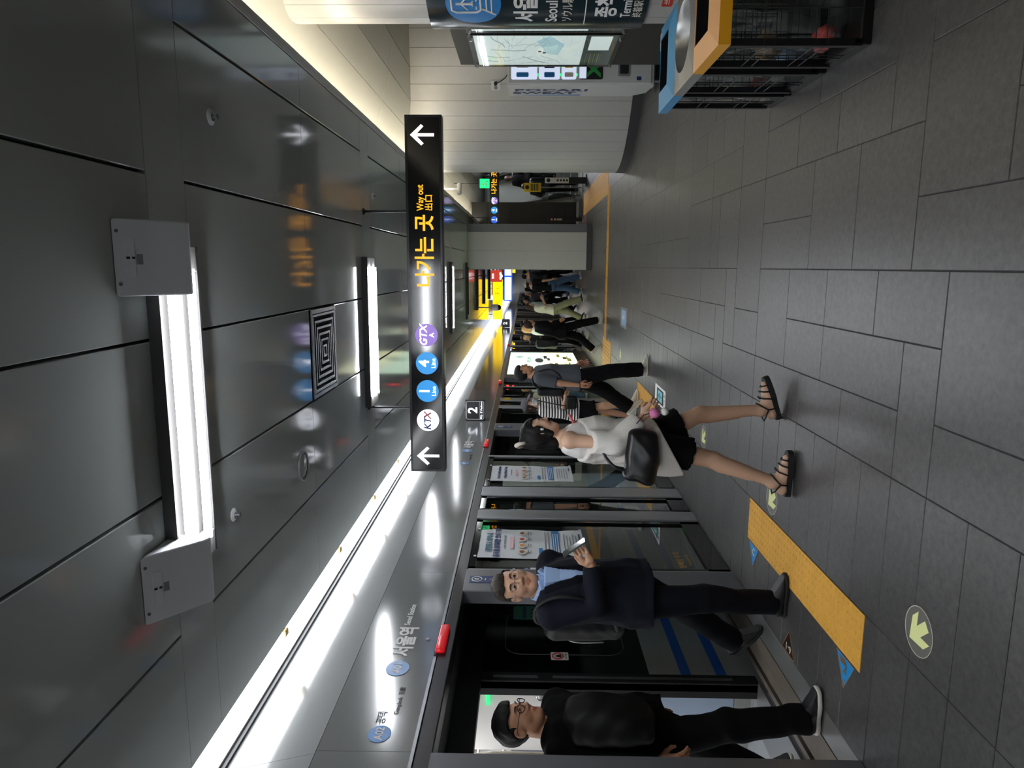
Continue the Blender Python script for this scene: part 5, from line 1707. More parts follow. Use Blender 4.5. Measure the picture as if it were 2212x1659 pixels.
def head_sdf(q, fem=0.0):
    """unit head, q in head coordinates (metres for a 0.23 m head), +y forward"""
    d = sd_ell(q, (0, -.012, .030), (.076, .096, .087))
    d = smin(d, sd_ell(q, (0, .018, -.035), (.060 - .004 * fem, .070, .083)), .03)
    d = smin(d, sd_ell(q, (0, .055, -.092), (.028 - .004 * fem, .026, .022)), .03)
    for s in (-1, 1):
        d = smin(d, sd_ell(q, (s * .036, .052, -.030), (.026, .026, .028)), .025)
        d = smin(d, sd_cone(q, (s * .045, .0, -.070), (s * .018, .055, -.098), .022, .018), .03)
        d = smin(d, sd_cone(q, (s * .012, .083, .028), (s * .042, .070, .026), .010, .008), .016)
        d = smax(d, -sd_ell(q, (s * .031, .102, .006), (.020, .022, .012)), .014)
        e = sd_ell(q, (s * .076, -.010, -.008), (.010, .021, .033), rotm(s * .35, 0, 0))
        e = smax(e, -sd_ell(q, (s * .087, -.004, -.004), (.008, .012, .020)), .006)
        d = smin(d, e, .008)
        d = smin(d, sd_ell(q, (s * .031, .0765, .005), (.0145, .012, .0085)), .006)
    d = smin(d, sd_cone(q, (0, .086, .016), (0, .104, -.028), .0075, .0115), .012)
    for s in (-1, 1):
        d = smin(d, sd_ell(q, (s * .012, .092, -.034), (.010, .011, .008)), .007)
        d = smin(d, sd_cone(q, (0, .089, -.0600), (s * .021, .079, -.0625), .0062, .0035), .006)
        d = smin(d, sd_cone(q, (0, .087, -.0715), (s * .018, .078, -.0685), .0072, .004), .006)
    return d

def hand_sdf(P, W, D, N_, curl=0.5, side=1, spread=.08, s=1.0, grip=False):
    """wrist W, finger direction D, palm normal N_ (out of the palm)"""
    D = np.asarray(D, float); D /= np.linalg.norm(D)
    N_ = np.asarray(N_, float); N_ = N_ - D * (N_ @ D); N_ /= np.linalg.norm(N_)
    X = np.cross(D, N_) * side              # towards the thumb
    R = np.stack([X, D, N_], 1).astype(np.float32)
    q = ((P - np.asarray(W, np.float32)) @ R) / s
    d = sd_cone(q, (0, -.02, 0), (0, .02, 0), .024, .027)
    d = np.maximum(d, np.abs(q[:, 2]) - .021)
    d = smin(d, smax(sd_cone(q, (.022, .035, 0), (.020, .085, 0), .018, .014), np.abs(q[:, 2]) - .014, .01), .015)
    d = smin(d, smax(sd_cone(q, (-.018, .035, 0), (-.024, .080, 0), .020, .014), np.abs(q[:, 2]) - .014, .01), .015)
    Ls = [(.028, .092, .072), (.008, .096, .080), (-.012, .093, .074), (-.031, .086, .060)]
    for i, (fx, fy, L) in enumerate(Ls):
        a = np.array([fx, fy, 0.0])
        ang = 0.0
        sp = spread * (1.5 - i)
        for k, fr in enumerate((.46, .30, .24)):
            ang += curl * (.75, 1.0, .7)[k] * (1 + .06 * i)
            dv = np.array([math.sin(sp) * math.cos(ang), math.cos(sp) * math.cos(ang), math.sin(ang)])
            b = a + dv * L * fr
            d = smin(d, sd_cone(q, a, b, .0092 - .0009 * k, .0086 - .001 * k), .006)
            a = b
    th = [(.022, .012, .004), (.044, .040, .016), (.050, .068, .024 + .02 * curl), (.044 - .012 * curl, .088, .032 + .03 * curl)]
    for k in range(3):
        d = smin(d, sd_cone(q, th[k], th[k + 1], .0135 - .0018 * k, .0115 - .0018 * k), .012 if k == 0 else .006)
    return d * s

SKINS = {}
def skin_mat(name, col):
    mat(name, col, 0.5, noise=0.04, nscale=30)
    mat(name + '_lip', tuple(c * f for c, f in zip(col, (0.90, 0.76, 0.74))), 0.45)

def person(label, loc, heading, Ht=1.70, fem=0.0, feet=None, wrists=None, lean=0.02, hip_shift=(0, 0), head=(0, 0, 0), skin='skin', top=None, legs=None, hair=None,
           shoes=None, hands=None, res=0.008, group=None, glasses=False, eyes=True, elbow_pole=None, seed=0, shoulder_w=None, belly=0.0, extra=None, z0=0.0, twist=0.0, far=False, hsx=1.0):
    e = empty('person', (loc[0], loc[1], z0), label, 'person', group)
    e.rotation_euler = (0, 0, heading - PI / 2)
    WM[e.name] = Matrix.Translation((loc[0], loc[1], z0)) @ Matrix.Rotation(heading - PI / 2, 4, 'Z')
    s = Ht / 1.72
    hx, hy = hip_shift
    J = {}
    hipz = .915 * s
    sw = (shoulder_w or (.185 - .022 * fem)) * s
    hw = .088 * s
    feet = feet or [(-.09, 0, 0, 0, 0), (.09, 0, 0, 0, 0)]
    ct, st = math.cos(twist), math.sin(twist)
    sh = np.array([hx, hy + lean * .55, 1.405 * s])
    J['neck'] = np.array([hx, hy + lean * .62 - .005, 1.455 * s])
    J['head'] = np.array([hx, hy + lean * .75 + .022, 1.585 * s])
    hs_ = (.96 * s if not fem else .93 * s) * hsx
    J['head'][2] += (hsx - 1) * .10
    for i, sd in ((0, -1), (1, 1)):
        fx, fy, fz, pit, yaw = feet[i]
        ank = np.array([fx, fy, .085 * s + fz])
        hip = np.array([hx + sd * hw, hy, hipz])
        kn, ank = ik(hip, ank, .425 * s, .412 * s, (sd * .08, 1, .1))
        J['hip%d' % i], J['knee%d' % i], J['ank%d' % i] = hip, kn, ank
        shd = sh + np.array([sd * sw * ct, sd * sw * st, 0])
        w = np.array(wrists[i]) if wrists is not None and wrists[i] is not None else shd + np.array([sd * .06, .05, -.53 * s])
        pole = (elbow_pole[i] if elbow_pole and elbow_pole[i] is not None else (sd * .45, -1, -.1))
        el, w = ik(shd, w, .285 * s, .25 * s, pole)
        J['sh%d' % i], J['el%d' % i], J['wr%d' % i] = shd, el, w
    J['Rh'] = rotm(*head)
    J['hs'] = hs_
    Rh, Hc = J['Rh'], J['head'].astype(np.float32)
    hq = lambda P: ((P - Hc) @ Rh) / hs_
    J['hq'] = hq
    tz = np.array([.84, .92, 1.02, 1.12, 1.24, 1.34, 1.42, 1.46]) * s
    wM = np.array([.160, .165, .150, .148, .165, .175, .140, .075]) * s
    wF = np.array([.165, .170, .135, .125, .140, .150, .120, .065]) * s
    tw = wM * (1 - fem) + wF * fem
    td = np.array([.105, .112, .105, .105, .115, .110, .085, .060]) * s + np.array([0, .6, 1, 1, .6, .2, 0, 0]) * belly
    tcx = np.interp(tz, [.84 * s, 1.46 * s], [hx, hx]); tcy = hy + np.interp(tz, [.9 * s, 1.42 * s], [0, lean * .55]) - np.array([.01, .01, 0, 0, 0, .008, .012, .012])
    J['torso'] = (tz, tw, td, tcx, tcy)
    # ---------- skin: one continuous body
    def body(P):
        d = sd_loft(P, tz, tw * .88, td * .85, tcx, tcy)
        d = smin(d, sd_cone(P, J['neck'] + [0, -.005, -.04], J['head'] + [0, -.025, -.05], .060 * s * (1 - .12 * fem), .052 * s * (1 - .12 * fem)), .03)
        for i in (0, 1):
            d = smin(d, sd_cone(P, J['hip%d' % i], J['knee%d' % i], .078 * s, .052 * s), .03)
            sd_ = J['ank%d' % i] - J['knee%d' % i]
            d = smin(d, sd_cone(P, J['knee%d' % i], J['ank%d' % i], .050 * s, .034 * s), .02)
            fwd = np.array([0, -.022, 0]) * s
            d = smin(d, sd_cone(P, J['knee%d' % i] + sd_ * .12 + fwd, J['knee%d' % i] + sd_ * .55 + fwd * .5, .040 * s, .030 * s), .03)
            d = smin(d, sd_cone(P, J['sh%d' % i] * .8 + sh * .2, J['sh%d' % i], .055 * s, .052 * s), .04)
            d = smin(d, sd_cone(P, J['sh%d' % i], J['el%d' % i], .050 * s * (1 - .12 * fem), .038 * s * (1 - .1 * fem)), .02)
            d = smin(d, sd_cone(P, J['el%d' % i], J['wr%d' % i], .038 * s * (1 - .1 * fem), .026 * s * (1 - .08 * fem)), .015)
        return d
    allp = np.array([J[k] for k in J if k[:2] in ('sh', 'el', 'wr', 'kn', 'an', 'hi')])
    lo, hi = allp.min(0) - .16, allp.max(0) + .16
    lo[2] = max(lo[2], 0.0); hi[2] = 1.56 * s
    geos = []
    bare = legs and legs.get('bare')
    foot_frames = []
    for i in (0, 1):
        fx, fy, fz, pit, yaw = feet[i]
        Rf = rotm(yaw, pit, 0)
        foot_frames.append((Rf, J['ank%d' % i].astype(np.float32)))
    def feet_sdf(P, grow=0.0):
        d = None
        for (Rf, A) in foot_frames:
            q = ((P - A) @ Rf) / s
            f_ = sd_cone(q, (0, -.045, -.045), (0, .10, -.055), .034 + grow, .033 + grow)
            f_ = smin(f_, sd_cone(q, (0, .06, -.058), (0, .155, -.064), .036 + grow, .026 + grow), .02)
            f_ = smin(f_, sd_cone(q, (0, -.005, .02), (0, .04, -.035), .036 + grow, .034 + grow), .02)
            f_ = np.maximum(f_, -q[:, 2] - .0845 + .004)
            d = f_ if d is None else np.minimum(d, f_)
        return d * s
    bodyf = (lambda P: smin(body(P), feet_sdf(P), .02)) if bare else body
    lo_b = lo.copy()
    if bare:
        lo_b[:2] -= .1
    hi_b = hi + (.1 if bare else 0)
    geos.append(nets(bodyf, lo_b, hi_b, max(res, .008)))
    hres = res * .5 if not far else res * .8
    nh = v3(0, -.02, -.10)
    def headf(P):
        d = head_sdf(hq(P), fem) * hs_
        return smin(d, sd_cone(P, J['neck'] + [0, -.005, -.02], J['head'] + [0, -.025, -.06], .056 * s * (1 - .12 * fem), .050 * s * (1 - .12 * fem)), .02)
    geos.append(nets(headf, J['head'] - [.13, .14, .19], J['head'] + [.13, .15, .14], hres))
    if hands is not False:
        for i in (0, 1):
            sd = (-1, 1)[i]
            h_ = (hands or [None, None])[i]
            if h_ is None:
                fd = J['wr%d' % i] - J['el%d' % i]
                h_ = dict(D=fd / np.linalg.norm(fd) + np.array([0, .1, 0]), N=(-sd, .15, 0), curl=.38)
            if h_ == 'skip': continue
            W = J['wr%d' % i]
            hsx = s * (1 - .08 * fem)
            geos.append(nets(lambda P: hand_sdf(P, W, h_['D'], h_['N'], h_.get('curl', .4), h_.get('side', sd), s=hsx), W - .2, W + .2, hres * (.8 if not far else 1.2)))
    def lips(c):
        q = hq(c.astype(np.float32))
        r = np.zeros(len(c), int)
        r[((q[:, 0] / .0225) ** 2 + ((q[:, 2] + .0665) / .0105) ** 2 < 1) & (q[:, 1] > .074)] = 1
        return r
    np_obj('body', geos, skin, e, [skin + '_lip'], lips)
    # ---------- face details
    hM = Matrix([list(Rh[r] * hs_) + [float(Hc[r])] for r in range(3)] + [[0, 0, 0, 1]])
    fm = Matrix.Translation(e.location) @ Matrix.Rotation(heading - PI / 2, 4, 'Z')
    J['hM'] = fm @ hM
    J['M'] = fm
    HM = J['hM']
    if eyes:
        for sd in (-1, 1):
            ey = MB()
            def ef(u, v, sd=sd):
                a, b = 2 * PI * u, PI * (v - .5)
                return HM @ Vector((sd * .031 + .0125 * math.cos(a) * math.cos(b), .0800 + .0095 * math.sin(b), .0045 + .0052 * math.sin(a) * math.cos(b)))
            o = obj('eye', MB().grid(ef, 14, 8), 'eye_white', e, smooth=True)
            ir = MB()
            def irf(u, v, sd=sd):
                a = 2 * PI * u
                r = .0052 * v
                return HM @ Vector((sd * .030 + r * math.cos(a), .0890 + .0008 * (1 - v), .0045 + min(max(r * math.sin(a), -.0045), .0042)))
            obj('iris', MB().grid(irf, 12, 2), 'eye_dark', o, smooth=True)
            lid = [HM @ Vector((sd * x, y, z)) for x, y, z in ((.017, .0865, .0045), (.024, .0905, .0090), (.033, .0885, .0098), (.043, .0795, .0070), (.047, .0745, .0045))]
            obj('eyelid', MB().tube(lid, .0016, 6), 'hair_black', e, smooth=True)
            br = [HM @ Vector((sd * x, y, z)) for x, y, z in ((.014, .0945, .026), (.025, .0935, .0305), (.038, .086, .0305), (.049, .073, .0255))]
            obj('eyebrow', MB().tube(br, [.0028, .0036, .0032, .0015], 6), (hair or {}).get('brow', 'hair_black'), e, smooth=True)
    # ---------- hair
    if hair:
        st_ = hair['style']
        def hairf(P):
            q = hq(P)
            th = hair.get('th', .012)
            d = sd_ell(q, (0, -.014, .034), (.076 + th, .097 + th, .088 + th))
            x, y, z = q[:, 0], q[:, 1], q[:, 2]
            front = hair.get('line', .062)
            # forehead and face are left free; the hairline climbs from the ear to the forehead
            d = smax(d, np.minimum(y - .004, front - .35 * np.maximum(0, .05 - y) + .004 * np.sin(x * 90 + 1) - z), .010)
            d = smax(d, -(z + hair.get('low', .045)) , .012)
            if st_ in ('short', 'swept'):
                for sd in (-1, 1):
                    d = np.minimum(d, smax(sd_ell(q, (sd * .070, .008, .020), (.007, .010, .024)), -10 * np.ones(len(P)), 0))
                for sd in (-1, 1):
                    d = smax(d, -sd_ell(q, (sd * .086, -.004, -.014), (.022, .028, .040)), .008)
                if st_ == 'swept':
                    d = smin(d, sd_ell(q, (.01, .045, .090), (.058, .045, .030)), .025)
                else:
                    d = smin(d, sd_ell(q, (.0, .035, .088), (.062, .050, .030)), .025)
            if st_ in ('long', 'bob', 'bun'):
                ln = hair.get('len', .12)
                d = smin(d, sd_cone(q, (0, -.055, .0), (0, -.055, -ln), .062, .05), .04)
                for sd in (-1, 1):
                    d = smin(d, sd_cone(q, (sd * .072, .008, .02), (sd * .068, -.01, -ln * .8), .020, .018), .03)
                if st_ == 'bun':
                    d = smin(d, sd_ell(q, (0, -.085, .085), (.045, .04, .045)), .025)
            d = d + .0016 * np.sin(x * 150 + 6 * np.sin(y * 25)) + .0009 * np.sin(x * 330 + 30 * y) + .0008 * np.sin(x * 90 + y * 140 + z * 60)
            return d * hs_
        np_obj('hair', [nets(hairf, J['head'] - [.17, .19, .30], J['head'] + [.17, .18, .19], max(hres, .004))], hair.get('m', 'hair_black'), e)
    # ---------- top
    for top in (top if isinstance(top, list) else [top] if top else []):
        g = top.get('grow', .012)
        hem = top.get('hem', .86) * s
        sl = top.get('sleeve', 1.0)          # 0 none, .5 short, 1 long
        sr = top.get('sr', .012)
        loose = top.get('loose', .012)
        flare = top.get('flare', .0)
        tz2 = np.concatenate([[hem - .03 - .2 * top.get('tilt', 0)], tz[tz > hem + .015]])
        f2 = lambda arr: np.concatenate([[np.interp(hem, tz, arr)], arr[tz > hem + .015]])
        bw = f2(tw) + g + np.interp(tz2, [hem, hem + .25], [loose + flare, loose * .3]) * (tz2 < 1.3 * s)
        bd = f2(td) + g + np.interp(tz2, [hem, hem + .25], [loose + flare, loose * .3]) * (tz2 < 1.3 * s)
        bx, by = f2(tcx), f2(tcy)
        amp = top.get('amp', .006)
        def topf(P):
            d = sd_loft(P, tz2, bw, bd, bx, by, 2.4)
            for i in (0, 1):
                k = J['sh%d' % i]
                if sl > 0 or top.get('cap', True):
                    d = smin(d, sd_cone(P, k * .7 + sh * .3 + [0, 0, .004], k + [0, 0, -.012], .052 * s + g * .5, .047 * s + g * .7), .04)
                if sl > 0:
                    f1 = min(sl / .5, 1)
                    en = k + (J['el%d' % i] - k) * f1
                    d1 = sd_cone(P, k + (J['el%d' % i] - k) * .08, en, .047 * s + sr, .042 * s + sr * 1.1)
                    if sl < .5 or abs(sl - .5) < 1e-6:
                        ax = (J['el%d' % i] - k); ax /= np.linalg.norm(ax)
                        d1 = np.maximum(d1, (P - en.astype(np.float32)) @ ax.astype(np.float32))
                    d = smin(d, d1, .03)
                    if sl > .5:
                        f3 = (sl - .5) / .5
                        en2 = J['el%d' % i] + (J['wr%d' % i] - J['el%d' % i]) * f3
                        ax = (J['wr%d' % i] - J['el%d' % i]); ax /= np.linalg.norm(ax)
                        d2 = sd_cone(P, J['el%d' % i], en2, .043 * s + sr, .034 * s + sr)
                        d2 = np.maximum(d2, (P - (en2 - ax * .01).astype(np.float32)) @ ax.astype(np.float32))
                        d = smin(d, d2, .02)
            d = d + wrinkle(P, amp, 1.0, seed)
            d = np.maximum(d, hem + top.get('tilt', 0) * P[:, 1] - P[:, 2] + .008 * np.sin(P[:, 0] * 20 + seed))
            nk = top.get('neck', .070) * s
            d = smax(d, -sd_cone(P, J['neck'] + [0, .015, .005], J['neck'] + [0, .03, .12], nk, nk * 1.2), .006)
            if top.get('bare_shoulder'):
                d = smax(d, P[:, 2] - (top['bare_shoulder'] * s - np.abs(P[:, 0] - hx) * .35), .012)
            return d
        l2, h2 = lo.copy() - .06, hi.copy() + .06
        l2[2] = hem - .05 - .25 * top.get('tilt', 0)
        l2[2] = min(l2[2], min(J['wr0'][2], J['wr1'][2]) - .08) if sl > .5 else l2[2]
        np_obj(top.get('name', 'shirt'), [nets(topf, l2, h2, res)], top['m'], e)
    # ---------- trousers / shorts
    if legs:
        lr = legs.get('r', (.092, .068, .058))
        frac = legs.get('len', 1.0)
        waist = legs.get('waist', 1.0) * s
        amp = legs.get('amp', .005)
        def legf(P):
            z = tz[tz < waist + .02]
            d = sd_loft(P, np.array([.80, .92, waist / s]) * s, np.array([.155, np.interp(.92 * s, tz, tw) / s + .012, np.interp(waist, tz, tw) / s + .010]) * s,
                        np.array([.11, .118, np.interp(waist, tz, td) / s + .008]) * s + belly * .3, [hx] * 3, [hy - .01] * 3)
            for i in (0, 1):
                a, k, n_ = J['hip%d' % i], J['knee%d' % i], J['ank%d' % i]
                if frac <= .5:
                    en = a + (k - a) * frac / .5
                    d1 = sd_cone(P, a + [0, 0, .02], en, lr[0] * s, lr[1] * s)
                    ax = (k - a) / np.linalg.norm(k - a)
                    d1 = np.maximum(d1, (P - en.astype(np.float32)) @ ax.astype(np.float32) + .006 * np.sin(P[:, 0] * 150 + P[:, 1] * 90))
                    d = smin(d, d1, .03)
                else:
                    d = smin(d, sd_cone(P, a + [0, 0, .02], k, lr[0] * s, lr[1] * s), .03)
                    en = k + (n_ - k) * (frac - .5) / .5
                    ax = (n_ - k) / np.linalg.norm(n_ - k)
                    d2 = sd_cone(P, k, en + ax * .03, lr[1] * s, lr[2] * s)
                    d2 = np.maximum(d2, (P - en.astype(np.float32)) @ ax.astype(np.float32) - .02)
                    d = smin(d, d2, .02)
            return d + wrinkle(P, amp, .9, seed + 5)
        l3, h3 = lo.copy() - .05, hi.copy() + .05
        h3[2] = waist + .04
        np_obj(legs.get('name', 'trousers'), [nets(legf, l3, h3, res)], legs['m'], e)
    # ---------- shoes
    if shoes:
        for i in (0, 1):
            Rf, A = foot_frames[i]
            def shoef(P, Rf=Rf, A=A):
                q = ((P - A) @ Rf) / s
                d = sd_cone(q, (0, -.045, -.042), (0, .09, -.050), .042, .040)
                d = smin(d, sd_cone(q, (0, .06, -.052), (0, .155, -.060), .043, .033), .02)
                d = smin(d, sd_cone(q, (0, -.012, .015), (0, .05, -.03), .044, .040), .025)
                d = np.maximum(d, -q[:, 2] - .064)
                d = np.maximum(d, q[:, 2] - .030 + .5 * np.maximum(q[:, 1], 0))
                return d * s
            def solef(P, Rf=Rf, A=A):
                q = ((P - A) @ Rf) / s
                p2 = q.copy(); p2[:, 2] = 0
                d = sd_cone(p2, (0, -.045, 0), (0, .09, 0), .047, .045)
                d = smin(d, sd_cone(p2, (0, .07, 0), (0, .155, 0), .047, .038), .02)
                d = smax(d, np.abs(q[:, 2] + .074 - .002 * np.sin(q[:, 1] * 40)) - .0115, .006)
                return d * s
            bx_ = (A - .27, A + .27)
            if shoes.get('m'):
                so_ = np_obj('shoe', [nets(shoef, bx_[0], bx_[1], max(res * .7, .005))], shoes['m'], e)
                np_obj('sole', [nets(solef, bx_[0], bx_[1], max(res * .7, .005))], shoes['sole'], so_)
            J['foot%d' % i] = fm @ Matrix([list(Rf[r] * s) + [float(A[r])] for r in range(3)] + [[0, 0, 0, 1]])
    if glasses:
        t = MB()
        for sd in (-1, 1):
            ring = [HM @ Vector((sd * .034 + .025 * math.cos(a), .103 - .010 * abs(math.cos(a)) * (1 if math.cos(a) * sd > 0 else 0), .001 + .019 * math.sin(a))) for a in [2 * PI * k / 24 for k in range(24)]]
            t.tube(ring, .0016 if isinstance(glasses, str) else .0026, 6, closed=True)
            t.tube([HM @ Vector(p_) for p_ in ((sd * .058, .093, .006), (sd * .078, .05, .008), (sd * .083, .0, .008), (sd * .083, -.02, -.004))], .0018, 6)
        t.tube([HM @ Vector(p_) for p_ in ((-.009, .104, .006), (0, .107, .009), (.009, .104, .006))], .0016, 6)
        obj('glasses', t, glasses if isinstance(glasses, str) else 'black_matte', e, smooth=True)
    J['e'] = e; J['s'] = s
    return J

skin_mat('skin', (0.80, 0.62, 0.50))
skin_mat('skin_warm', (0.74, 0.54, 0.42))
skin_mat('skin_light', (0.84, 0.68, 0.57))
mat('eye_white', 'cfc8c2', 0.3)
mat('eye_dark', '1a110d', 0.15)
mat('hair_black', '0b090a', 0.6, noise=0.3, nscale=160, spec=0.3, bump=0.5, bscale=260, bdist=.003)
mat('hair_grey', '332c27', 0.6, noise=0.3, nscale=160, spec=0.3, bump=0.5, bscale=260, bdist=.003)
mat('hair_brown', '33221a', 0.6, noise=0.3, nscale=160, spec=0.3, bump=0.4, bscale=260, bdist=.003)
mat('navy_suit', '10131f', 0.8, spec=0.2, noise=0.12, nscale=220, bump=0.1, bscale=600)
mat('navy_trouser', '0a0c14', 0.85, spec=0.15, noise=0.1, nscale=200)
mat('black_knit', '080808', 0.9, spec=0.12, noise=0.15, nscale=160, bump=0.2, bscale=350)
mat('black_cloth', '0a0a0d', 0.85, spec=0.15, noise=0.12, nscale=180)
mat('black_leather', '09090b', 0.38, bump=0.15, bscale=60)
mat('black_nylon', '0f1013', 0.55, spec=0.3, noise=0.1, nscale=90)
mat('coat_black', '060607', 0.55, spec=0.25)
mat('shirt_blue', '9fbbe4', 0.7)
mat('cream_knit', 'd9d6cf', 0.85, noise=0.06, nscale=60, bump=0.4, bscale=120, bdist=.004)
mat('white_knit', 'e4e2de', 0.85, noise=0.04, nscale=50, bump=0.3, bscale=130)
mat('grey_tee', '4a4e55', 0.85, noise=0.08, nscale=120)
mat('shoe_black', '141417', 0.5)
mat('shoe_cream', 'c9c3b4', 0.6)
mat('sole_white', 'd6d4cc', 0.6)
mat('sole_black', '121214', 0.7)
mat('cap_grey', '55525a', 0.85)
mat('mask_white', 'e9eaec', 0.7)
mat('denim', '46607f', 0.85, noise=0.2, nscale=40)
mat('olive', '8b8a6d', 0.85, noise=0.08, nscale=60)
mat('mint', 'b9cdbf', 0.8)
mat('floral_dark', '2b2530', 0.85, noise=0.5, nscale=60)
mat('pink', 'd97bb0', 0.6)
mat('phone_glass', '46524a', 0.1)
wave_mat('striped', 'ece9e6', '17171b', 26.0, 'Z', 0.85, 0.06, 0.5)
def blob(name, J, fn, lo, hi, m, res=.008, parent=None):
    """extra implicit piece in figure-local coordinates, child of the person"""
    return np_obj(name, [nets(fn, lo, hi, res)], m, parent or J['e'])
def thing_blob(name, J, fn, lo, hi, m, label, cat, res=.008):
    """a carried thing: top-level object placed with the person's frame"""
    e = empty(name, J['M'].translation, label, cat)
    e.rotation_euler = J['M'].to_euler()
    WM[e.name] = J['M'].copy()
    np_obj('body', [nets(fn, lo, hi, res)], m, e)
    return e
def rbox(P, c, h, r, Rm=None):
    q = P - np.asarray(c, np.float32)
    if Rm is not None: q = q @ Rm
    q = np.abs(q) - (np.asarray(h, np.float32) - r)
    return np.sqrt((np.maximum(q, 0) ** 2).sum(1)) + np.minimum(q.max(1), 0) - r
def loc_tube(name, J, pts, r, m, parent=None, n=8):
    M_ = J['M']
    Q = [Vector(p) for p in pts]
    out = []
    for i in range(len(Q) - 1):                      # Catmull-Rom through the points
        a, b, c, d = Q[max(i - 1, 0)], Q[i], Q[i + 1], Q[min(i + 2, len(Q) - 1)]
        for k in range(6):
            t = k / 6
            out.append(.5 * ((2 * b) + (c - a) * t + (2 * a - 5 * b + 4 * c - d) * t * t + (3 * b - a - 3 * c + d) * t ** 3))
    out.append(Q[-1])
    return obj(name, MB().tube([M_ @ p for p in out], r, n), m, parent or J['e'], smooth=True)

# ---- man in black stepping out of the train
J = person('young man all in black with glasses stepping out of the nearest train door', (-2.46, 3.43), -0.06, 1.69, hsx=1.12,
           feet=[(-.17, -.42, .05, -.55, 0), (.05, .135, 0, .04, 0)], wrists=[(-.20, -.05, .85), (.235, .02, .835)], lean=.03, head=(.06, -.10, 0), skin='skin_warm',
           top=dict(m='black_knit', name='sweater', hem=.80, sr=.026, grow=.024, loose=.03, neck=.066, amp=.009), legs=dict(m='black_cloth', r=(.104, .084, .076), amp=.008),
           hair=dict(style='short', m='hair_black', line=.060, th=.017, low=.070), shoes=dict(m='shoe_black', sole='sole_white'), glasses=True, res=.007, seed=3, shoulder_w=.205, belly=.02)
def coat(P):
    d = sd_ell(P, (.10, .17, 1.19), (.135, .10, .15))
    d = smin(d, sd_ell(P, (.13, .20, 1.04), (.12, .085, .16)), .07)
    d = smin(d, sd_cone(P, (.17, .12, 1.25), (.21, .16, .93), .06, .05), .05)
    return d + wrinkle(P, .008, .9, 9) + .003 * np.sin(P[:, 2] * 40 + 7 * np.sin(P[:, 0] * 12))
blob('jacket_over_arm', J, coat, (-.15, -.05, .76), (.40, .42, 1.45), 'coat_black', .007)

# ---- man in the navy suit looking up from his phone
J = person('man in navy suit and pale blue shirt walking while holding a phone', (-1.925, 3.97), -0.50, 1.725, hsx=1.13,
           feet=[(.02, -.46, .13, -.7, .3), (.055, -.01, 0, .03, .42)], wrists=[(-.20, -.16, .86), (.02, .285, 1.165)], lean=.045, head=(-.42, -.05, .06), skin='skin',
           top=dict(m='navy_suit', name='suit_jacket', hem=.79, sr=.022, grow=.026, loose=.028, neck=.080, amp=.008), legs=dict(m='navy_trouser', r=(.100, .078, .070), amp=.008),
           hair=dict(style='swept', m='hair_grey', brow='hair_brown', line=.066, th=.010, low=.060), shoes=dict(m='shoe_black', sole='sole_black'), glasses='steel', res=.007, seed=11, shoulder_w=.205, belly=.02,
           hands=[None, dict(D=(-.15, .75, .55), N=(-.9, .1, .35), curl=.75)], elbow_pole=[None, (.55, -.6, -.6)])
def collar(P):
    n_ = J['neck'].astype(np.float32)
    d = np.abs(sd_cone(P, n_ + v3(0, .004, -.055), n_ + v3(0, .014, .035), .086, .070)) - .004
    d = np.maximum(d, P[:, 2] - (n_[2] + .032 + (P[:, 1] - n_[1]) * -.35))
    d = np.maximum(d, (n_[2] - .075) - P[:, 2])
    for sd in (-1, 1):
        d = np.minimum(d, rbox(P, n_ + v3(sd * .036, .098, -.035), (.030, .008, .042), .006, rotm(-sd * .5, -.45, sd * .35)))
    return d
blob('shirt_collar', J, collar, J['neck'] - .2, J['neck'] + .2, 'shirt_blue', .0045)
def shirtfront(P):
    z = P[:, 2]
    wd_ = np.interp(z, [1.12, 1.44], [.004, .060])
    tz_, tw_, td_, cx_, cy_ = J['torso']
    yf = np.interp(z, tz_, cy_) + np.interp(z, tz_, td_) + .034
    d = np.maximum(np.abs(P[:, 0]) - wd_, np.abs(P[:, 1] - yf + .012) - .010 - .04 * np.clip((z - 1.34) / .1, 0, 1))
    return np.maximum(d, np.maximum(1.12 - z, z - 1.43))
blob('shirt_front', J, shirtfront, (-.12, .02, 1.08), (.12, .28, 1.46), 'shirt_blue', .005)
def lapels(P):
    z = P[:, 2]
    tz_, tw_, td_, cx_, cy_ = J['torso']
    yf = np.interp(z, tz_, cy_) + np.interp(z, tz_, td_) + .036
    a = np.interp(z, [1.08, 1.44], [.006, .066]); b = np.interp(z, [1.08, 1.26, 1.44], [.012, .085, .100])
    x = np.abs(P[:, 0])
    d = np.maximum(np.maximum(a - x, x - b), np.abs(P[:, 1] - yf + .9 * np.maximum(x - .05, 0) * .6) - .006)
    return np.maximum(d, np.maximum(1.08 - z, z - 1.43))
blob('lapels', J, lapels, (-.14, .0, 1.04), (.14, .28, 1.46), 'navy_trouser', .005)
ph = empty('smartphone', (J['M'] @ Vector((-.02, .36, 1.25))), 'dark green smartphone held by the man in the suit', 'phone')
Mp = J['M'] @ Matrix.Translation((-.015, .385, 1.262)) @ Matrix.Rotation(.55, 4, 'Z') @ Matrix.Rotation(-.95, 4, 'X')
obj('case', MB().prism(rrect(.074, .150, .012), Mp, .009), 'phone_glass', ph)
obj('screen', MB().prism(rrect(.068, .142, .009), Mp @ Matrix.Translation((0, 0, .009)), .0008), 'black_gloss', ph)
bk = thing_blob('backpack', J, lambda P: smin(rbox(P, (-.03, -.285, 1.17), (.15, .095, .25), .07), rbox(P, (-.03, -.36, 1.08), (.115, .045, .13), .04), .03) + wrinkle(P, .006, 1, 4), (-.28, -.5, .82), (.22, -.1, 1.5), 'black_nylon', 'dark backpack worn by the man in the navy suit', 'backpack')
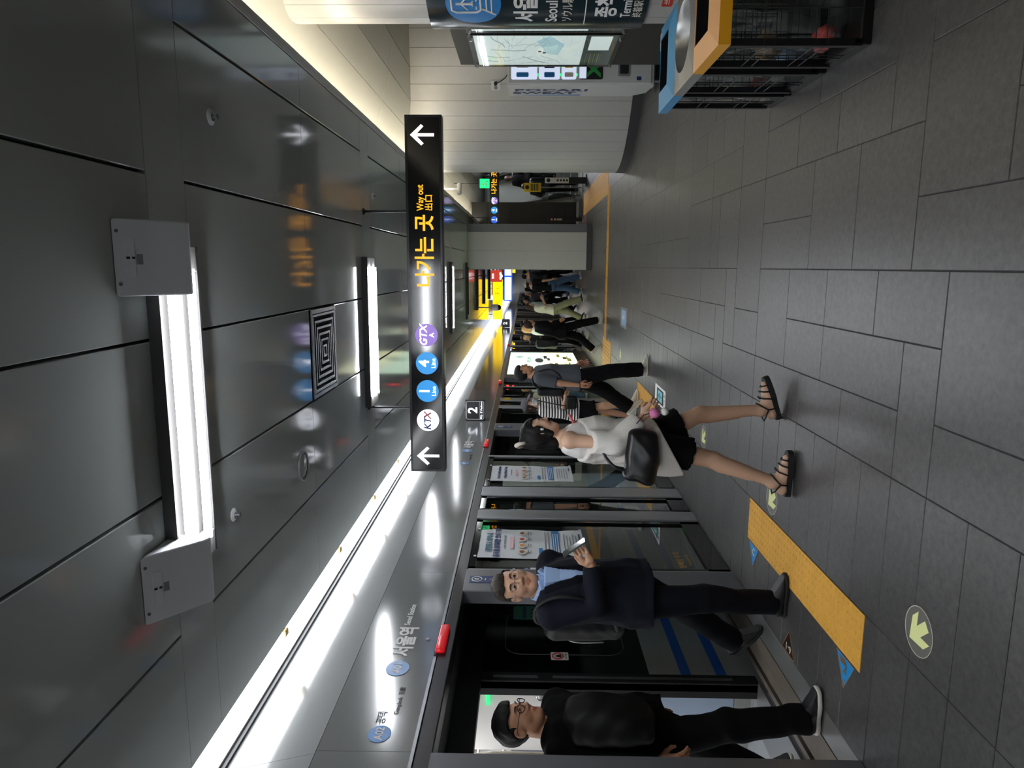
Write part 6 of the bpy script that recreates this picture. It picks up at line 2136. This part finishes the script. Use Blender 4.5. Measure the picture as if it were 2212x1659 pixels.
loc_tube('zip', J, [(-.15, -.38, 1.05), (-.13, -.405, 1.25), (-.03, -.41, 1.33), (.08, -.405, 1.25), (.10, -.38, 1.05)], .005, 'steel', bk)
loc_tube('strap', J, [(.12, -.20, 1.36), (.15, -.08, 1.475), (.155, .07, 1.46), (.15, .15, 1.36), (.16, .145, 1.2), (.17, .02, 1.05), (.13, -.2, .98)], .014, 'black_nylon', bk)
hcap = J['hM'] @ Vector((-.082, .0, .0))
obj('earpiece', MB().lathe([(.001, -.008), (.008, -.006), (.009, .004), (.001, .008)], hcap, 10), 'white_plastic', J['e'], smooth=True)

# ---- woman in white with the black handbag
J = person('woman in white off-shoulder cardigan and black shorts walking with black handbag', (-1.03, 4.06), 0.16, 1.585, fem=1.0,
           feet=[(-.10, .20, .035, .32, .0), (.085, -.215, .012, .0, -.14)], wrists=[(-.06, .075, 1.15), (.17, .17, .875)], lean=.05, head=(.30, -.16, 0), skin='skin_light',
           top=[dict(m='white_knit', name='tank_top', hem=.84, sleeve=0, cap=False, grow=.006, loose=.012, neck=.10, amp=.002, bare_shoulder=1.50),
                dict(m='cream_knit', name='cardigan', hem=.80, tilt=.55, sleeve=.93, sr=.026, grow=.020, loose=.05, flare=.012, neck=.085, amp=.010, bare_shoulder=1.345)],
           legs=dict(m='black_cloth', name='shorts', len=.33, r=(.102, .110, .1), waist=.99, amp=.005, bare=True),
           hair=dict(style='bun', m='hair_black', line=.066, th=.014, low=.06, len=.10), shoes=dict(m=None), res=.007, seed=21,
           hands=[dict(D=(.1, .12, .95), N=(.6, .6, .2), curl=.7), dict(D=(.0, .75, -.6), N=(-1, 0, -.2), curl=.6)], elbow_pole=[(-.7, -.7, -.6), (.5, -1, -.2)])
HMx = J['hM']
obj('hair_clip', MB().tube([HMx @ Vector(p) for p in ((-.05, -.10, .085), (-.045, -.115, .125), (0, -.12, .145), (.045, -.115, .125), (.05, -.10, .085))], [.008, .012, .013, .012, .008], 8), 'shoe_cream', J['e'], smooth=True)
obj('earphone', MB().lathe([(.001, -.012), (.007, -.010), (.008, .006), (.001, .010)], HMx @ Vector((.088, .002, -.010)), 10), 'white_plastic', J['e'], smooth=True)
loc_tube('camisole_strap', J, [(.075, .075, 1.235), (.09, .03, 1.315), (.085, -.04, 1.30), (.075, -.085, 1.20)], .005, 'black_cloth')
for i in (0, 1):
    Fm = J['foot%d' % i]
    pf = lambda x, y, z: Fm @ Vector((x, y, z))
    outl = []
    for k in range(28):
        a = 2 * PI * k / 28
        yy_ = .058 + .150 * math.sin(a)
        w_ = .047 + .006 * math.sin(a) - (.010 if -.06 < yy_ < .04 else 0)
        outl.append((w_ * math.copysign(abs(math.cos(a)) ** .6, math.cos(a)), yy_))
    t = MB()
    n_ = len(outl)
    vs = [pf(x * 1.02, y, -.094) for x, y in outl] + [pf(x, y, -.072) for x, y in outl] + [pf(x * .97, y * .99, -.060) for x, y in outl]
    t.add(vs, [tuple(reversed(range(n_))), tuple(range(2 * n_, 3 * n_))] + [(r * n_ + k, r * n_ + (k + 1) % n_, (r + 1) * n_ + (k + 1) % n_, (r + 1) * n_ + k) for r in (0, 1) for k in range(n_)])
    so_ = obj('sandal', t, 'sole_black', J['e'])
    st = MB()
    for (y0_, z_, lft) in ((.150, -.034, 0), (.115, -.018, .01), (.075, .000, .02)):
        st.tube([pf(-.045, y0_ - lft, -.065), pf(-.034, y0_, z_ - .008), pf(0, y0_ + lft, z_ + .008), pf(.034, y0_, z_ - .008), pf(.045, y0_ - lft, -.065)], .0045, 6)
    st.tube([pf(-.042, -.01, -.065), pf(-.042, -.005, -.02), pf(-.036, .035, .018), pf(0, .056, .030), pf(.036, .035, .018), pf(.042, -.005, -.02), pf(.042, -.01, -.065)], .0045, 6)
    st.tube([pf(-.042, -.005, -.02), pf(-.036, -.05, .012), pf(0, -.070, .018), pf(.036, -.05, .012), pf(.042, -.005, -.02)], .0045, 6)
    obj('sandal_strap', st, 'sole_black', so_, smooth=True)
hb = thing_blob('handbag', J, lambda P: smin(rbox(P, (.255, -.045, .905), (.05, .150, .085), .045, rotm(0, -.12, 0)), sd_ell(P, (.26, -.06, .875), (.064, .145, .070)), .04) + wrinkle(P, .006, 1.2, 8), (.12, -.3, .66), (.4, .25, 1.05), 'black_leather', 'black leather handbag at the hip of the woman in white', 'handbag', .006)
loc_tube('handle', J, [(.255, -.13, .97), (.25, -.11, 1.05), (.225, -.03, 1.11), (.22, .03, 1.08), (.25, .05, .97)], .009, 'black_leather', hb)
ch = empty('bag_charm', J['M'] @ Vector((.25, .19, .86)), 'pink and white furry charm hanging from the black handbag', 'charm')
WM[ch.name] = Matrix.Translation(ch.location)
def fuzz(c, r, nm, m, p_):
    def f(u, v):
        a, b = 2 * PI * u, PI * (v - .5)
        d_ = r * (1 + .08 * math.sin(9 * a) * math.sin(8 * b))
        return J['M'] @ Vector((c[0] + d_ * math.cos(a) * math.cos(b), c[1] + d_ * math.sin(a) * math.cos(b), c[2] + d_ * math.sin(b)))
    obj(nm, MB().grid(f, 20, 12), m, p_, smooth=True)
fuzz((.25, .19, .83), .028, 'pink_pompom', 'pink', ch)
fuzz((.25, .20, .775), .022, 'white_pompom', 'white_knit', ch)
obj('cord', MB().tube([J['M'] @ Vector(p) for p in ((.25, .13, .93), (.25, .18, .89), (.25, .19, .85), (.25, .20, .79))], .003, 6), 'rubber', ch)
p3 = empty('smartphone', J['M'] @ Vector((.0, .27, 1.30)), 'red-cased smartphone raised by the woman in white', 'phone')
WM[p3.name] = Matrix.Translation(p3.location)
Mp = J['M'] @ Matrix.Translation((-.02, .125, 1.26)) @ Matrix.Rotation(.15, 4, 'Z') @ Matrix.Rotation(.5, 4, 'X')
obj('case', MB().prism(rrect(.066, .10, .012), Mp, .009), 'litter_red', p3)

# ---- grey T-shirt man
J = person('man in grey T-shirt and black trousers striding with a black backpack', (-1.40, 8.93), -0.08, 1.70,
           feet=[(-.13, -.42, .11, -.75, 0), (.09, .135, 0, .05, 0)], wrists=[(-.25, .10, .86), (.25, -.05, .835)], lean=.05, head=(.35, -.05, 0), skin='skin_warm',
           top=dict(m='grey_tee', hem=.86, sleeve=.42, sr=.026, grow=.018, loose=.03, neck=.068, amp=.007), legs=dict(m='black_cloth', r=(.112, .096, .088), amp=.008),
           hair=dict(style='short', m='hair_black', line=.06, th=.012, low=.055), shoes=dict(m='shoe_cream', sole='sole_white'), res=.008, seed=31, shoulder_w=.20, belly=.015)
b5 = thing_blob('backpack', J, lambda P: rbox(P, (-.03, -.185, 1.22), (.13, .06, .18), .05) + wrinkle(P, .005, 1, 2), (-.25, -.42, .9), (.2, -.1, 1.5), 'black_nylon', 'black backpack on the man in the grey T-shirt', 'backpack', .009)
loc_tube('strap', J, [(.13, -.13, 1.36), (.135, -.06, 1.445), (.135, .03, 1.45), (.135, .10, 1.37), (.14, .125, 1.24), (.165, .06, 1.12), (.16, -.06, 1.06), (.12, -.15, 1.05)], .014, 'black_nylon', b5)
obj('wristband', MB().tube([J['M'] @ Vector(J['wr1']) + J['M'].to_3x3() @ Vector((.031 * math.cos(a), .031 * math.sin(a), .0)) for a in [2 * PI * k / 16 for k in range(16)]], .004, 6, closed=True), 'rubber', J['e'])

# ---- striped shirt woman
J = person('woman in striped top, grey cap and white mask with black shorts', (-1.95, 9.55), -0.25, 1.615, fem=1.0,
           feet=[(-.08, -.14, .0, -.1, .1), (.08, .16, 0, .08, .1)], wrists=[(-.10, .26, 1.08), (.13, .25, 1.0)], lean=.06, head=(-.05, -.22, 0), skin='skin',
           top=dict(m='striped', name='striped_shirt', hem=.86, sleeve=.62, sr=.028, grow=.018, loose=.035, neck=.07, amp=.007), legs=dict(m='black_cloth', name='shorts', len=.36, r=(.110, .112, .1), amp=.006),
           hair=dict(style='bob', m='hair_brown', line=.06, th=.010, low=.05, len=.13), shoes=dict(m='shoe_cream', sole='sole_white'), res=.008, seed=41)
HMx = J['hM']
def capf(P):
    q = J['hq'](P)
    d = sd_ell(q, (0, -.010, .050), (.096, .112, .088))
    d = np.maximum(d, .040 - q[:, 2] + .06 * np.minimum(q[:, 1], .02))
    b = sd_ell(q, (0, .115, .046), (.075, .075, .010), rotm(0, -.25, 0))
    return smin(d, b, .012) * J['hs']
blob('cap', J, capf, J['head'] - .24, J['head'] + .24, 'cap_grey', .006)
def maskf(P):
    q = J['hq'](P)
    d = np.abs(head_sdf(q, 1.0) - .007) - .004
    return np.maximum(np.maximum(np.maximum(d, .040 - q[:, 1]), q[:, 2] + .018), -.112 - q[:, 2]) * J['hs']
blob('face_mask', J, maskf, J['head'] - .17, J['head'] + .17, 'mask_white', .005)
cb = thing_blob('crossbody_bag', J, lambda P: rbox(P, (.20, .20, .93), (.035, .10, .075), .03) + wrinkle(P, .004, 1, 3), (.1, .05, .8), (.3, .36, 1.06), 'black_leather', 'small black crossbody bag on the striped-top woman', 'bag', .008)
loc_tube('strap', J, [(.20, .15, 1.0), (.15, .15, 1.15), (.05, .14, 1.3), (-.05, .10, 1.40), (-.10, -.02, 1.42)], .008, 'black_leather', cb)
for i in (0, 1):
    pass

# ---- people farther along
FR = .014
G = None
J = person('person in loose black jacket and trousers with cream trainers walking away', (-1.30, 14.35), 0.25, 1.60, .3, feet=[(-.08, -.35, .10, -.7, 0), (.09, .22, 0, .1, 0)], wrists=[None, (.2, .16, .86)], lean=.16, head=(.35, -.35, 0),
       top=dict(m='black_cloth', name='jacket', hem=.78, sr=.03, grow=.028, loose=.05, amp=.01), legs=dict(m='black_cloth', r=(.10, .085, .08)), hair=dict(style='bob', m='hair_brown', len=.06, th=.014), shoes=dict(m='shoe_cream', sole='sole_white'), res=FR, seed=51, far=True, eyes=False)
b6 = thing_blob('tote_bag', J, lambda P: rbox(P, (.0, -.26, 1.12), (.16, .09, .22), .06) + wrinkle(P, .008, 1, 2), (-.25, -.45, .8), (.25, -.1, 1.45), 'black_nylon', 'black bag on the back of the person in loose black', 'bag', FR)
J = person('woman in cream top and olive trousers looking at her phone', (-1.12, 18.6), 0.05, 1.57, 1.0, feet=[(-.08, -.20, .03, -.3, 0), (.08, .30, 0, .2, 0)], wrists=[(-.05, .27, 1.12), (.06, .28, 1.10)], lean=.08, head=(.1, -.4, 0),
       top=dict(m='shoe_cream', hem=.88, sleeve=.45, sr=.02, grow=.016, loose=.03), legs=dict(m='olive', r=(.105, .095, .085)), hair=dict(style='long', m='hair_brown', len=.22, th=.014), shoes=dict(m='shoe_black', sole='sole_white'), res=FR, seed=61, far=True, eyes=False)
J = person('woman with mint backpack and black trousers behind the pillar people', (-.95, 21.6), 0.3, 1.68, 1.0, feet=[(-.1, -.3, .06, -.5, 0), (.1, .3, 0, .1, 0)], wrists=[(-.1, .28, 1.2), (.1, .26, 1.15)], lean=.05, head=(-.3, -.2, 0),
       top=dict(m='floral_dark', hem=.9, sleeve=.5), legs=dict(m='black_cloth', r=(.1, .085, .075)), hair=dict(style='long', m='hair_black', len=.16), shoes=dict(m='shoe_black', sole='sole_black'), res=FR, seed=71, far=True, eyes=False)
thing_blob('backpack', J, lambda P: rbox(P, (0, -.25, 1.17), (.16, .11, .22), .07), (-.25, -.45, .85), (.25, -.05, 1.5), 'mint', 'mint green backpack on the woman in black trousers', 'backpack', FR)
J = person('person in black T-shirt, pale cap and blue jeans beside the pillar', (-.52, 19.5), 0.75, 1.63, .3, feet=[(-.09, -.14, .02, -.2, 0), (.09, .26, 0, .1, 0)], wrists=[(-.22, .1, .85), (.25, .0, .84)], lean=.03, head=(.2, -.1, 0),
       top=dict(m='black_cloth', hem=.9, sleeve=.42, sr=.022), legs=dict(m='denim', r=(.105, .092, .085)), hair=dict(style='short', m='hair_brown'), shoes=dict(m='shoe_cream', sole='sole_white'), res=FR, seed=81, far=True, eyes=False)
def capg(P):
    q = J['hq'](P)
    d = np.maximum(sd_ell(q, (0, -.010, .050), (.10, .116, .092)), .040 - q[:, 2] + .06 * np.minimum(q[:, 1], .02))
    return smin(d, sd_ell(q, (0, .12, .046), (.075, .075, .012)), .012) * J['hs']
blob('cap', J, capg, J['head'] - .24, J['head'] + .24, 'shoe_cream', .010)
person('woman with blonde hair and pale top half hidden behind the person in black', (-1.55, 17.2), 0.1, 1.66, 1.0, feet=[(-.09, -.2, .02, -.2, 0), (.09, .2, 0, .1, 0)], lean=.03, head=(.2, -.2, 0),
       top=dict(m='white_knit', hem=.88, sleeve=1.0, sr=.02), legs=dict(m='denim', r=(.1, .085, .08)), hair=dict(style='long', m='bin_yellow_top', len=.14), shoes=dict(m='shoe_cream', sole='sole_white'), res=FR, seed=91, far=True, eyes=False)
person('dark-dressed man coming out just past the bright advertisement', (-1.93, 18.8), -0.5, 1.70, 0, feet=[(-.09, -.2, .02, -.2, 0), (.09, .15, 0, .1, 0)], wrists=[None, (.1, .25, 1.15)], lean=.04, head=(-.3, -.2, 0),
       top=dict(m='black_nylon', hem=.82, sr=.02), legs=dict(m='black_cloth'), hair=dict(style='short', m='hair_brown'), shoes=dict(m='shoe_black', sole='sole_black'), res=FR, seed=101, far=True, eyes=False)
far_list = [(-1.75, 21.0, .2, 1.72, 0, 'floral_dark', 'black_cloth', 'hair_black', 'short', 'man in dark patterned top far behind the olive-trousers woman'),
            (-.35, 22.6, .9, 1.70, 0, 'black_nylon', 'black_cloth', 'hair_black', 'short', 'man in black far off beside the pillar edge'),
            (-.70, 24.5, .3, 1.66, 1, 'cream_knit', 'denim', 'hair_brown', 'long', 'woman in cream far off under the red SOS sign'),
            (-1.35, 25.5, .1, 1.74, 0, 'grey_tee', 'black_cloth', 'hair_black', 'short', 'man in grey far off beyond the mint backpack'),
            (-.25, 27.0, 1.2, 1.7, 0, 'navy_suit', 'navy_trouser', 'hair_black', 'short', 'man in navy at the far end of the crowd'),
            (-1.0, 29.5, .4, 1.62, 1, 'black_knit', 'black_cloth', 'hair_black', 'long', 'woman in black at the far end of the crowd')]
for x, y, h_, ht, fm_, tm, lm, hm, hst, lb in far_list:
    person(lb, (x, y), h_, ht, fm_, feet=[(-.09, -.2, .02, -.2, 0), (.09, .22, 0, .1, 0)], lean=.05, head=(.1, -.15, 0), top=dict(m=tm, hem=.86, sleeve=.95 if not fm_ else .5, sr=.018), legs=dict(m=lm), hair=dict(style=hst, m=hm, len=.15),
           shoes=dict(m='shoe_black', sole='sole_white'), res=.02, seed=int(y * 3), far=True, eyes=False, hands=False if y > 23 else None)
person('man in black riding the escalator with his back half turned', (2.36, 21.75), 1.4, 1.70, 0, feet=[(-.09, 0, 0, 0, 0), (.09, 0, 0, 0, 0)], wrists=[(-.2, .2, 1.0), (.22, .05, .85)], head=(-.5, -.2, 0), top=dict(m='black_nylon', hem=.84, sr=.02), legs=dict(m='black_cloth'), hair=dict(style='short', m='hair_black'),
       shoes=dict(m='shoe_black', sole='sole_black'), res=.018, seed=201, far=True, eyes=False, z0=.02)
person('woman in dark clothes standing higher on the escalator', (2.70, 22.75), 1.3, 1.62, 1, feet=[(-.09, 0, 0, 0, 0), (.09, 0, 0, 0, 0)], wrists=[(-.12, .22, 1.1), (.12, .22, 1.08)], head=(.3, -.3, 0), top=dict(m='black_cloth', hem=.84, sr=.02), legs=dict(m='black_cloth'), hair=dict(style='long', m='hair_brown', len=.16),
       shoes=dict(m='shoe_black', sole='sole_black'), res=.018, seed=211, far=True, eyes=False, z0=.64)
